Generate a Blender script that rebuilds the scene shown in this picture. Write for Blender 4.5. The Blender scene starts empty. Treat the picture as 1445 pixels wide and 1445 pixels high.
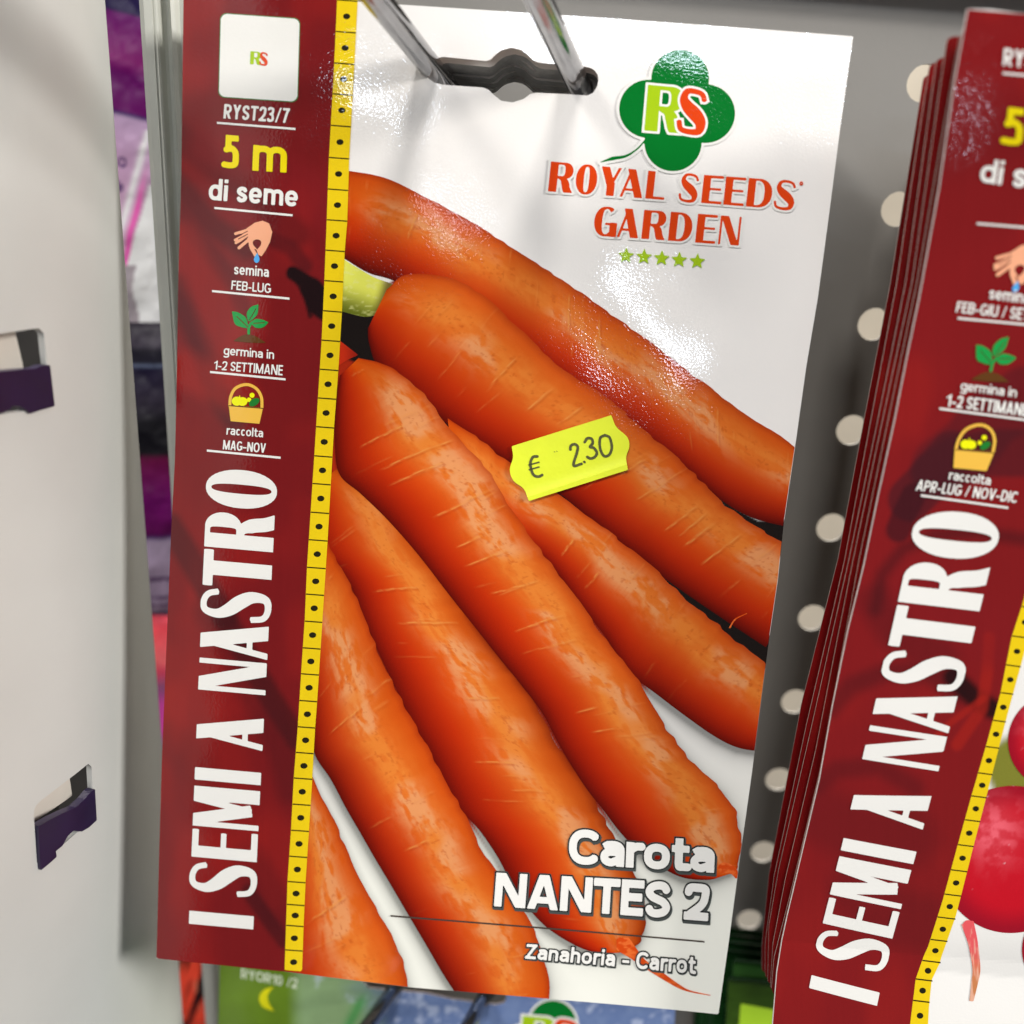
import bpy, math, random
import numpy as np
from mathutils import Matrix, Vector
random.seed(7); RNG = np.random.RandomState(7)
SC = bpy.context.scene
COL = SC.collection

# ---------------------------------------------------------------- camera
F, CX = 1200.0, 722.5                      # focal length and centre, in pixels of the photograph
HC = 1.40                                  # camera height above the shop floor
R = np.array([[0.99714669, 0.07548822, 0.0], [0.02500786, -0.33033635, 0.94353193], [0.07122554, -0.94083974, -0.3312816]])
cam = bpy.data.objects.new('camera', bpy.data.cameras.new('camera')); COL.objects.link(cam)
cm = np.stack([R[:, 0], -R[:, 1], -R[:, 2]], 1)
cam.matrix_world = Matrix([[*cm[0], 0], [*cm[1], 0], [*cm[2], HC], [0, 0, 0, 1]])
cam.data.sensor_width = 36; cam.data.lens = 36 * F / 1445
cam.data.clip_start = 0.005; cam.data.clip_end = 100
cam.data.dof.use_dof = True; cam.data.dof.focus_distance = 0.166; cam.data.dof.aperture_fstop = 9.5
SC.camera = cam
# ---------------------------------------------------------------- world, lamps, exposure
W = bpy.data.worlds.new('World'); SC.world = W; W.use_nodes = True
W.node_tree.nodes['Background'].inputs[0].default_value = (0.93, 0.92, 0.95, 1)
W.node_tree.nodes['Background'].inputs[1].default_value = 0.09
SC.view_settings.view_transform = 'Standard'; SC.view_settings.look = 'None'
SC.view_settings.exposure = -0.05; SC.view_settings.gamma = 1
SC.render.engine = 'CYCLES'; SC.cycles.max_bounces = 8


def lamp(name, loc, target, sx, sy, power, col=(0.93, 0.96, 1.0)):
    l = bpy.data.lights.new(name, 'AREA'); l.shape = 'RECTANGLE'; l.size = sx; l.size_y = sy
    l.energy = power; l.color = col
    o = bpy.data.objects.new(name, l); COL.objects.link(o)
    o.location = loc
    o.rotation_euler = (Vector(target) - Vector(loc)).to_track_quat('-Z', 'Y').to_euler()
    return o


def tube(p, q, width, power, col=(0.74, 0.85, 1.0), target=(0, 0.17, HC)):
    """a long shop lamp from p to q, its face turned to the shelf"""
    p, q, t = Vector(p), Vector(q), Vector(target)
    c = (p + q) / 2; x = (q - p).normalized(); z = (c - t).normalized(); z = (z - x * z.dot(x)).normalized(); y = z.cross(x)
    l = bpy.data.lights.new('shop_lamp', 'AREA'); l.shape = 'RECTANGLE'; l.size = (q - p).length; l.size_y = width; l.energy = power; l.color = col
    o = bpy.data.objects.new('shop_lamp', l); COL.objects.link(o)
    m = Matrix((x, y, z)).transposed().to_4x4(); m.translation = c; o.matrix_world = m


# lamps of the shop: one above on the left, one front right, and rows of bright tubes down the aisle
lamp('ceiling_lamp', (-1.05, -1.45, 2.52), (0, 0.17, 1.35), 0.22, 0.22, 15, (1.0, 0.975, 0.94))
lamp('ceiling_lamp', (-0.36, -1.35, 2.85), (0, 0.17, 1.35), 0.24, 0.24, 19, (1.0, 0.975, 0.94))
lamp('ceiling_lamp', (2.15, -0.75, 2.35), (-.10, 0.12, 1.3), 0.6, 0.6, 62, (1.0, 0.98, 0.95))
tube((-0.35, -2.12, 2.93), (0.95, -2.50, 2.93), 0.035, 10)
tube((-0.86, -2.52, 2.93), (-0.76, -2.62, 2.93), 0.08, 1.3)
tube((-0.84, -3.60, 2.93), (-0.66, -3.85, 2.93), 0.045, 1.0)
tube((0.17, -4.9, 2.93), (1.15, -7.9, 2.93), 0.10, 46)
tube((2.6, -6.2, 2.93), (3.0, -7.4, 2.93), 0.16, 26)
lamp('ceiling_lamp', (0.1, 0.60, 2.3), (0.1, 0.42, 1.3), 1.2, 0.1, 40, (1.0, 0.95, 0.88))  # added behind the panel to brighten the board seen through its holes


# ---------------------------------------------------------------- colour, noise
def lin(c, k=1.35):
    c = np.asarray(c, float) / 255.0
    l = np.where(c <= 0.04045, c / 12.92, ((c + 0.055) / 1.055) ** 2.4)
    return np.clip(l * k, 0, 0.92)


_L = [RNG.rand(128, 128) for _ in range(12)]


def vn(x, y, s=0):
    t = _L[s % 12]
    xi = np.floor(x).astype(int); yi = np.floor(y).astype(int); fx = x - xi; fy = y - yi
    fx = fx * fx * (3 - 2 * fx); fy = fy * fy * (3 - 2 * fy)
    a = t[yi % 128, xi % 128]; b = t[yi % 128, (xi + 1) % 128]; c = t[(yi + 1) % 128, xi % 128]; d = t[(yi + 1) % 128, (xi + 1) % 128]
    return (a * (1 - fx) + b * fx) * (1 - fy) + (c * (1 - fx) + d * fx) * fy


def fbm(x, y, s=0, o=3):
    v = 0; a = 0.5; n = 0
    for k in range(o):
        v = v + a * vn(x * 2 ** k, y * 2 ** k, s + k); n += a; a *= 0.5
    return v / n


def sstep(a, b, x):
    t = np.clip((x - a) / (b - a), 0, 1); return t * t * (3 - 2 * t)


def mixc(a, b, t):
    return a + (b - a) * np.asarray(t)[..., None]


# ---------------------------------------------------------------- signed distance fields
def seg_field(X, Y, pts, ws, butt=False):
    D = np.full(X.shape, 1e9)
    if np.isscalar(ws): ws = [ws] * len(pts)
    keep = [0] + [i for i in range(1, len(pts)) if math.hypot(pts[i][0] - pts[i - 1][0], pts[i][1] - pts[i - 1][1]) > 1e-6]
    pts = [pts[i] for i in keep]; ws = [ws[i] for i in keep]; n = len(pts)
    for i in range(n - 1):
        (ax, ay), (bx, by) = pts[i], pts[i + 1]
        dx, dy = bx - ax, by - ay; L = math.hypot(dx, dy) + 1e-12
        h = ((X - ax) * dx + (Y - ay) * dy) / L; pr = np.abs((X - ax) * dy - (Y - ay) * dx) / L
        hc = np.clip(h, 0, L); w = ws[i] + (ws[i + 1] - ws[i]) * hc / L
        d = np.hypot(h - hc, pr) - w
        if butt and i == 0: d = np.where(h < 0, np.maximum(pr - w, -h), d)
        if butt and i == n - 2: d = np.where(h > L, np.maximum(pr - w, h - L), d)
        D = np.minimum(D, d)
    return D


def poly_field(X, Y, P):
    D = np.full(X.shape, 1e18); S = np.zeros(X.shape, bool); n = len(P)
    for i in range(n):
        ax, ay = P[i]; bx, by = P[(i + 1) % n]
        dx, dy = bx - ax, by - ay; q = dx * dx + dy * dy + 1e-18
        t = np.clip(((X - ax) * dx + (Y - ay) * dy) / q, 0, 1)
        D = np.minimum(D, (X - ax - t * dx) ** 2 + (Y - ay - t * dy) ** 2)
        if ay != by:
            S ^= ((ay > Y) != (by > Y)) & (X < (bx - ax) * (Y - ay) / (by - ay) + ax)
    D = np.sqrt(D)
    return np.where(S, -D, D)


def circ(X, Y, cx, cy, rx, ry=None, a=0):
    ry = ry or rx; c, s = math.cos(a), math.sin(a)
    x = (X - cx) * c + (Y - cy) * s; y = -(X - cx) * s + (Y - cy) * c
    return (np.sqrt((x / rx) ** 2 + (y / ry) ** 2) - 1) * min(rx, ry)


def cr(P, k=8):                                        # Catmull-Rom through the points
    P = [np.array(p, float) for p in P]; Q = [2 * P[0] - P[1]] + P + [2 * P[-1] - P[-2]]; out = []
    for i in range(1, len(Q) - 2):
        p0, p1, p2, p3 = Q[i - 1:i + 3]
        for j in range(k):
            t = j / k
            out.append(0.5 * ((2 * p1) + (-p0 + p2) * t + (2 * p0 - 5 * p1 + 4 * p2 - p3) * t * t + (-p0 + 3 * p1 - 3 * p2 + p3) * t ** 3))
    out.append(P[-1]); return np.array(out)


# ---------------------------------------------------------------- meshes out of fields
def cells(GX, GY, D):
    """grid positions + field -> vertices (x, y) and faces of the part where the field is negative"""
    ny, nx = D.shape
    ins = D < 0
    idx = -np.ones(D.shape, int); idx[ins] = np.arange(ins.sum())
    V = [np.stack([GX[ins], GY[ins]], 1)]; nv = int(ins.sum())
    a, b, c, d = ins[:-1, :-1], ins[:-1, 1:], ins[1:, 1:], ins[1:, :-1]
    full = a & b & c & d; anyi = (a | b | c | d) & ~full
    j, i = np.nonzero(full)
    F = np.stack([idx[j, i], idx[j, i + 1], idx[j + 1, i + 1], idx[j + 1, i]], 1).tolist()
    ex = {}; extra = []
    for j, i in zip(*np.nonzero(anyi)):
        cs = ((j, i), (j, i + 1), (j + 1, i + 1), (j + 1, i)); f = []
        for k in range(4):
            p, q = cs[k], cs[(k + 1) % 4]
            if ins[p]: f.append(int(idx[p]))
            if ins[p] != ins[q]:
                key = (p, q) if p < q else (q, p)
                if key not in ex:
                    da, db = D[p], D[q]; t = min(max(da / (da - db), 0.02), 0.98)
                    extra.append((GX[p] + (GX[q] - GX[p]) * t, GY[p] + (GY[q] - GY[p]) * t))
                    ex[key] = nv + len(extra) - 1
                f.append(ex[key])
        if len(f) >= 3: F.append(f)
    if extra: V.append(np.array(extra))
    return np.concatenate(V), F


def make_mesh(name, V, F, mats, col=None, midx=None, smooth=False):
    me = bpy.data.meshes.new(name)
    me.from_pydata(np.asarray(V, float).tolist(), [], F)
    for m in mats: me.materials.append(m)
    if midx is not None: me.polygons.foreach_set('material_index', midx)
    if col is not None:
        at = me.color_attributes.new('Col', 'FLOAT_COLOR', 'POINT')
        cc = np.ones((len(V), 4), np.float32); cc[:, :3] = col; at.data.foreach_set('color', cc.ravel())
    if smooth: me.polygons.foreach_set('use_smooth', [True] * len(F))
    me.update()
    return me


def link(name, me, parent=None, label=None, stuff=False):
    o = bpy.data.objects.new(name, me); COL.objects.link(o)
    if parent is not None: o.parent = parent
    if label: o['label'] = label
    if stuff: o['kind'] = 'stuff'
    return o


def thing(name, label, cat, M, group=None):
    o = bpy.data.objects.new(name, None); COL.objects.link(o); o.empty_display_size = 0.01
    o.matrix_world = M; o['label'] = label; o['category'] = cat
    if group: o['group'] = group
    return o


def tag(o, label, cat, group=None):
    o['label'] = label; o['category'] = cat
    if group: o['group'] = group
    return o


class Frame:
    """a plane standing in the shop: origin, and axes u (right), v (up), w (out of the sheet)"""
    def __init__(s, origin, M, zf=None):
        s.o = np.array(origin, float); s.M = np.array(M, float); s.zf = zf

    def uv(s, px, py):
        px = np.asarray(px, float); py = np.asarray(py, float)
        d = np.stack([(px - CX) / F, (py - CX) / F, np.ones_like(px)], -1) @ R.T
        n = s.M[:, 2]; t = (s.o @ n) / (d @ n)
        P = d * t[..., None] - s.o
        return P @ s.M[:, 0], P @ s.M[:, 1]

    def P(s, px, py, w=0.0):
        u, v = s.uv(px, py); z = (s.zf(u, v) if s.zf else 0) + w
        return np.stack([u, v, np.zeros_like(u) + z], -1)

    def mat(s):
        m = Matrix.Identity(4)
        for i in range(3):
            for j in range(3): m[i][j] = s.M[i, j]
            m[i][3] = s.o[i] + (HC if i == 2 else 0)
        return m

    def shifted(s, dv, rot=0.0, zf='same'):
        M = s.M
        if rot:
            c, q = math.cos(rot), math.sin(rot)
            M = M @ np.array([[c, -q, 0], [q, c, 0], [0, 0, 1]])
        return Frame(s.o + np.array(dv), M, s.zf if zf == 'same' else zf)


def ray(px, py):
    return R @ np.array([(px - CX) / F, (py - CX) / F, 1.0])


def at_depth(px, py, y):                               # point seen at a pixel, at distance y into the shop
    d = ray(px, py); return d * y / d[1]


def grid(x0, y0, x1, y1, st):
    xs = np.arange(x0, x1 + st, st); ys = np.arange(y0, y1 + st, st); return np.meshgrid(xs, ys)


def solid(V2, Fc, thick, to3, mats, colf=None, name='sheet'):
    """cell mesh -> sheet with thickness: printed front, bare edges and back"""
    A = to3(V2[:, 0], V2[:, 1], 0.0); B = to3(V2[:, 0], V2[:, 1], -thick); n = len(V2)
    cnt = {}
    for f in Fc:
        for k in range(len(f)):
            e = (f[k], f[(k + 1) % len(f)]); r = (e[1], e[0])
            if r in cnt: del cnt[r]
            else: cnt[e] = 1
    faces = list(Fc) + [[i + n for i in reversed(f)] for f in Fc]
    mi = [0] * len(Fc) + [1] * len(Fc)
    for (p, q) in cnt:
        faces.append([q, p, p + n, q + n]); mi.append(1)
    V = np.concatenate([A, B]); col = None
    # design coordinates run downwards, so the cell faces look away: flip all
    faces = [list(reversed(f)) for f in faces]
    if colf is not None:
        c = colf(V2[:, 0], V2[:, 1]); col = np.concatenate([c, c])
    return make_mesh(name, V, faces, mats, col, mi)


def flat_print(name, fr, V2, Fc, layer, mat, colf=None, tomap=None):
    px, py = (V2[:, 0], V2[:, 1]) if tomap is None else tomap(V2[:, 0], V2[:, 1])
    V = fr.P(px, py, LZ * layer)
    if tomap is None: Fc = [list(reversed(f)) for f in Fc]
    return make_mesh(name, V, Fc, [mat], colf(px, py) if colf else None)


LZ = 1.3e-5


# ---------------------------------------------------------------- materials
def mat(name, color=(0.8, 0.8, 0.8), attr=False, rough=0.3, metal=0.0, grain=0.0, gscale=1800, wave=0.0, wscale=30, mottle=0.0, mscale=60, spec=0.5, coat=0.0, trans=0.0):
    m = bpy.data.materials.new(name); m.use_nodes = True; nt = m.node_tree; N = nt.nodes; K = nt.links
    b = N['Principled BSDF']; b.inputs['Roughness'].default_value = rough; b.inputs['Metallic'].default_value = metal
    b.inputs['Specular IOR Level'].default_value = spec; b.inputs['Coat Weight'].default_value = coat; b.inputs['Coat Roughness'].default_value = 0.12
    tc = N.new('ShaderNodeTexCoord'); src = None
    if attr:
        a = N.new('ShaderNodeAttribute'); a.attribute_name = 'Col'; src = a.outputs['Color']
    else:
        b.inputs['Base Color'].default_value = (*color, 1)
        r = N.new('ShaderNodeRGB'); r.outputs[0].default_value = (*color, 1); src = r.outputs[0]
    if mottle:
        n = N.new('ShaderNodeTexNoise'); n.inputs['Scale'].default_value = mscale; n.inputs['Detail'].default_value = 5
        K.new(tc.outputs['Object'], n.inputs['Vector'])
        mr = N.new('ShaderNodeMapRange'); mr.inputs[1].default_value = 0.3; mr.inputs[2].default_value = 0.7
        mr.inputs[3].default_value = 1 - mottle; mr.inputs[4].default_value = 1 + mottle * 0.5
        K.new(n.outputs[0], mr.inputs[0])
        mx = N.new('ShaderNodeVectorMath'); mx.operation = 'SCALE'; K.new(src, mx.inputs[0]); K.new(mr.outputs[0], mx.inputs['Scale']); src = mx.outputs[0]
    K.new(src, b.inputs['Base Color'])
    prev = None
    for (st, sc, det, dist) in ((wave, wscale, 1.0, 0.004), (grain, gscale, 0.6, 0.00005)):
        if st:
            n = N.new('ShaderNodeTexNoise'); n.inputs['Scale'].default_value = sc; n.inputs['Detail'].default_value = det
            K.new(tc.outputs['Object'], n.inputs['Vector'])
            bp = N.new('ShaderNodeBump'); bp.inputs['Strength'].default_value = 1.0; bp.inputs['Distance'].default_value = dist * st
            K.new(n.outputs[0], bp.inputs['Height'])
            if prev: K.new(prev, bp.inputs['Normal'])
            prev = bp.outputs[0]
    if prev: K.new(prev, b.inputs['Normal'])
    return m


PR = dict(rough=0.06, grain=0.26, gscale=2200, wave=0.16, wscale=40, spec=0.5)
M_PRINT = mat('glossy_print', attr=True, **PR)
M_PAPER = mat('paper_edge', (0.58, 0.48, 0.43), rough=0.8, mottle=0.15, mscale=900)
M_WHITE = mat('white_ink', (0.88, 0.86, 0.81), **PR)
_ink = {}


def ink(c):
    c = tuple(c)
    if c not in _ink: _ink[c] = mat('printed_ink', tuple(lin(c)), **PR)
    return _ink[c]


M_CHROME = mat('chrome_wire', (0.40, 0.40, 0.41), rough=0.13, metal=1.0, mottle=0.12, mscale=300, grain=0.3, gscale=900)
M_PANEL = mat('panel_paint', (0.262, 0.247, 0.225), rough=0.5, mottle=0.06, mscale=40, grain=0.3, gscale=900)
M_BEIGE = mat('beige_board', (0.72, 0.65, 0.54), rough=0.8, mottle=0.1, mscale=30)
M_PLATE = mat('plate_paint', (0.62, 0.62, 0.585), rough=0.42, mottle=0.10, mscale=14, grain=0.5, gscale=700)
M_POST = mat('post_paint', (0.60, 0.60, 0.53), rough=0.4, mottle=0.08, mscale=60, grain=0.3, gscale=900)
M_CREAM = mat('cream_plastic', (0.62, 0.57, 0.50), rough=0.5, mottle=0.08, mscale=80)
M_PURPLE = mat('purple_plastic', (0.014, 0.006, 0.040), rough=0.35, mottle=0.2, mscale=150)
M_FOIL = mat('foil_print', attr=True, rough=0.5, grain=0.4, gscale=400, wave=0.8, wscale=40, spec=0.25)
M_LABEL = mat('fluorescent_paper', (0.78, 0.86, 0.02), rough=0.6, grain=0.6, gscale=1200, mottle=0.04, mscale=200)
M_STAMP = mat('stamp_ink', (0.09, 0.09, 0.02), rough=0.7, mottle=0.35, mscale=2500)
M_DARK = mat('shade_dark', (0.05, 0.045, 0.04), rough=0.5, mottle=0.2, mscale=60)  # dark colour standing in for shade in the slots and behind the bags


# ---------------------------------------------------------------- letters drawn as strokes
def E_(cx, cy, rx, ry, a0, a1, n=18, e=2.35):
    out = []
    for k in range(n + 1):
        a = math.radians(a0 + (a1 - a0) * k / n); c, s = math.cos(a), math.sin(a)
        out.append((cx + rx * math.copysign(abs(c) ** (2 / e), c), cy + ry * math.copysign(abs(s) ** (2 / e), s)))
    return out


def sans(ch, c, w):
    """bold sans letter: list of (points, half width, butt ends, clip) and the advance"""
    t = w / 2; X = 0.73; S = []
    def st(*p, h=None, b=True, clip=(0, 1)): S.append(([tuple(q) for q in p], t if h is None else h, b, clip))
    def cv(p, clip=None, b=True, h=None): S.append((list(p), t if h is None else h, b, clip))
    def wd(v): return max(v * c, 2.4 * w)
    def scurve(x0, x1, y0, y1):
        m = (x0 + x1) / 2; h = y1 - y0; q = y0 + h / 2
        cv(cr([(x1 - .01, y1 - h * .17), (x1 - (x1 - x0) * .17, y1 - h * .035), (m, y1), (x0 + (x1 - x0) * .13, y1 - h * .08), (x0, y1 - h * .25), (x0 + (x1 - x0) * .18, y1 - h * .41), (m, q),
               (x1 - (x1 - x0) * .18, y0 + h * .41), (x1, y0 + h * .25), (x1 - (x1 - x0) * .13, y0 + h * .08), (m, y0), (x0 + (x1 - x0) * .17, y0 + h * .035), (x0 + .01, y0 + h * .17)], 5))
    if ch in 'IlT|':
        if ch == 'T':
            Wd = wd(.58); st((Wd / 2, -1), (Wd / 2, 1)); st((0, 1 - t), (Wd, 1 - t))
        else:
            Wd = w; st((t, -1), (t, 2))
    elif ch in 'EFL':
        Wd = wd({'E': .5, 'F': .47, 'L': .46}[ch]); st((t, -1), (t, 2))
        if ch != 'L': st((t, 1 - t), (Wd, 1 - t)); st((t, .52), (Wd * .93, .52))
        if ch != 'F': st((t, t), (Wd, t))
    elif ch in 'NM':
        if ch == 'N':
            Wd = wd(.7); st((t, -1), (t, 2)); st((Wd - t, -1), (Wd - t, 2)); st((t * 1.1, 1.05), (Wd - t * 1.1, -.05), h=t * 1.08)
        else:
            Wd = max(.84 * c, 3.5 * w); st((t, -1), (t, 2)); st((Wd - t, -1), (Wd - t, 2)); st((t, 1.05), (Wd / 2, .0), h=t * .95); st((Wd / 2, .0), (Wd - t, 1.05), h=t * .95)
    elif ch == 'A':
        Wd = wd(.7); st((t * .95, -.05), (Wd / 2 - t * .1, 1.05)); st((Wd - t * .95, -.05), (Wd / 2 + t * .1, 1.05)); st((Wd * .25, .27), (Wd * .75, .27), h=t * .85)
    elif ch == 'V':
        Wd = wd(.68); st((t * .95, 1.05), (Wd / 2, -.05)); st((Wd - t * .95, 1.05), (Wd / 2, -.05))
    elif ch == 'Y':
        Wd = wd(.66); st((t * .9, 1.08), (Wd / 2, .45)); st((Wd - t * .9, 1.08), (Wd / 2, .45)); st((Wd / 2, -1), (Wd / 2, .46))
    elif ch == 'Z':
        Wd = wd(.56); st((0, 1 - t), (Wd, 1 - t)); st((0, t), (Wd, t)); st((t * 1.1, t * .8), (Wd - t * 1.1, 1 - t * .8))
    elif ch in 'RPB':
        Wd = wd(.6); r = Wd - t; st((t, -1), (t, 2)); ym = .46 if ch != 'B' else .52; ry = (1 - t - ym) / 2
        cv([(t, 1 - t), (r - ry * .9, 1 - t)] + E_(r - ry * .9, ym + ry, ry * .9, ry, 90, -90) + [(t, ym)])
        if ch == 'R': st((Wd * .45, ym + .02), (Wd - t * 1.0, -.06))
        if ch == 'B':
            ry = (ym - t) / 2; cv([(t, ym), (r - ry * .9, ym)] + E_(r - ry * .9, t + ry, ry * .9, ry, 90, -90) + [(t, t)])
    elif ch == 'D':
        Wd = wd(.66); st((t, -1), (t, 2)); q = Wd * .3; cv([(t, 1 - t), (q, 1 - t)] + E_(q, .5, Wd - t - q, .5 - t, 90, -90) + [(t, t)])
    elif ch in 'O0':
        Wd = wd(.74 if ch == 'O' else .54); cv(E_(Wd / 2, .5, Wd / 2 - t, .5 - t, 0, 360, 36), b=False)
    elif ch in 'CG':
        Wd = wd(.70 if ch == 'C' else .70); cv(E_(Wd / 2, .5, Wd / 2 - t, .5 - t, 42, 318 if ch == 'C' else 340, 30))
        if ch == 'G': st((Wd - t, .12), (Wd - t, .52)); st((Wd * .55, .52 - t), (Wd, .52 - t))
    elif ch == 'U':
        Wd = wd(.66); q = .32; st((t, q), (t, 2)); st((Wd - t, q), (Wd - t, 2)); cv(E_(Wd / 2, q, Wd / 2 - t, q - t, 180, 360))
    elif ch == 'S':
        Wd = wd(.56); scurve(t, Wd - t, t, 1 - t)
    elif ch == '1':
        Wd = wd(.36); st((Wd - t, -1), (Wd - t, 2)); st((0, .70), (Wd - t, .90), h=t * .8)
    elif ch == '2':
        Wd = wd(.54); cv(cr([(t * .9, .74), (t + .04, .87), (Wd * .5, 1 - t), (Wd - t * 1.15, .86), (Wd - t, .70), (Wd * .72, .44), (t * 1.3, t * 1.2)], 6)); st((0, t), (Wd, t))
    elif ch == '3':
        Wd = wd(.54); cv(cr([(t, .82), (Wd * .28, .96 - t * .6), (Wd * .52, 1 - t), (Wd - t * 1.3, .87), (Wd - t * 1.2, .70), (Wd * .66, .56), (Wd * .42, .53)], 6))
        cv(cr([(Wd * .42, .53), (Wd * .7, .49), (Wd - t, .32), (Wd - t * 1.1, .15), (Wd * .52, t), (Wd * .25, .04 + t * .6), (t, .19)], 6))
    elif ch == '5':
        Wd = wd(.54); st((Wd * .12 + t, 1 - t), (Wd * .96, 1 - t)); st((Wd * .12 + t, .5), (Wd * .12 + t, 1)); cv(cr([(Wd * .14, .55), (Wd * .5, .61), (Wd - t * 1.2, .50), (Wd - t, .31), (Wd - t * 1.3, .13), (Wd * .42, t), (t * .2, .02 + t)], 6))
    elif ch == '7':
        Wd = wd(.52); st((0, 1 - t), (Wd, 1 - t)); cv(cr([(Wd - t, 1 - t), (Wd * .55, .5), (Wd * .34, 0)], 6), clip=(0, 1))
    elif ch == '/':
        Wd = wd(.32); st((t * .7, -.03), (Wd - t * .7, 1.03), h=t * .7)
    elif ch == '-':
        Wd = wd(.26); st((0, .36), (Wd, .36), h=t * .9)
    elif ch in 'nmhru':
        Wd = {'n': wd(.5), 'h': wd(.5), 'r': max(.34 * c, 1.75 * w), 'm': max(.8 * c, 3.7 * w), 'u': wd(.5)}[ch]
        st((t, -1), (t, 2), clip=(0, 1 if ch == 'h' else X))
        if ch in 'nh':
            rx = (Wd - w) / 2; cv(E_(Wd / 2, X - t - .18, rx, .18, 180, 0)); st((Wd - t, -1), (Wd - t, X - t - .17))
        elif ch == 'm':
            rx = (Wd - w) / 4
            for k in (0, 1):
                cx = t + rx * (1 + 2 * k); cv(E_(cx, X - t - .18, rx, .18, 180, 0)); st((cx + rx, -1), (cx + rx, X - t - .17))
        else: cv(cr([(t, X - .24), (t + (Wd - t) * .45, X - t * 1.15), (Wd, X - t)], 6))
    elif ch == 'i':
        Wd = w; st((t, -1), (t, 2), clip=(0, X)); st((t, X + .1), (t, 1.0))
    elif ch in 'dogcqeab':
        Wd = {'c': wd(.44), 'a': wd(.5), 'e': wd(.52)}.get(ch, wd(.54)); cy = X / 2; rx = Wd / 2 - t; ry = cy - t
        if ch == 'o': cv(E_(Wd / 2, cy, rx, ry, 0, 360, 30), b=False)
        elif ch == 'c': cv(E_(Wd / 2, cy, rx, ry, 45, 315, 24))
        elif ch == 'e':
            cv(E_(Wd / 2, cy, rx, ry, 0, 318, 28), clip=None); st((t, cy - t * .1), (Wd - t * .3, cy - t * .1), h=t * .8)
        elif ch in 'dgq':
            cv(E_(Wd / 2, cy, rx, ry, 0, 360, 30), b=False)
            if ch == 'd': st((Wd - t, -1), (Wd - t, 2))
            else:
                st((Wd - t, -.05), (Wd - t, X)); cv(cr([(Wd - t, 0), (Wd - t * 1.2, -.16), (Wd * .45, -.24), (t * .6, -.19)], 6))
        elif ch == 'a':
            x1 = Wd - t; st((x1, -1), (x1, X * .66), clip=(0, X)); cv(E_(Wd * .5, X * .62, x1 - Wd * .5, X * .38 - t, 0, 90, 8) + [(Wd * .3, X - t * 1.1), (t * .9, X - t * 1.7)])
            q = Wd * .48; cv([(x1, X * .57)] + [(q, X * .57)] + E_(q, X * .285 + t * .5, q - t, X * .285 - t * .5, 90, 270, 12) + [(x1, .22)])
    elif ch == 's':
        Wd = wd(.43); scurve(t, Wd - t, t, X - t)
    elif ch == 't':
        Wd = max(.36 * c, 2.0 * w); xs = Wd * .42; st((xs, .2), (xs, .95), clip=(0, .93)); st((0, X - t * .9), (Wd, X - t * .9), h=t * .9); cv(cr([(xs, .25), (xs + .02, .12), (Wd * .7, t), (Wd, t)], 5))
    elif ch == 'y':
        Wd = wd(.5); st((t, X + .1), (Wd / 2, 0), clip=(-.3, X)); st((Wd - t, X + .1), (Wd * .35, -.26), clip=(-.26, X))
    elif ch == '.':
        Wd = w; st((t, 0), (t, w))
    elif ch == 'E':
        Wd = w
    else:
        Wd = .28 * c
    return S, Wd


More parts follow.
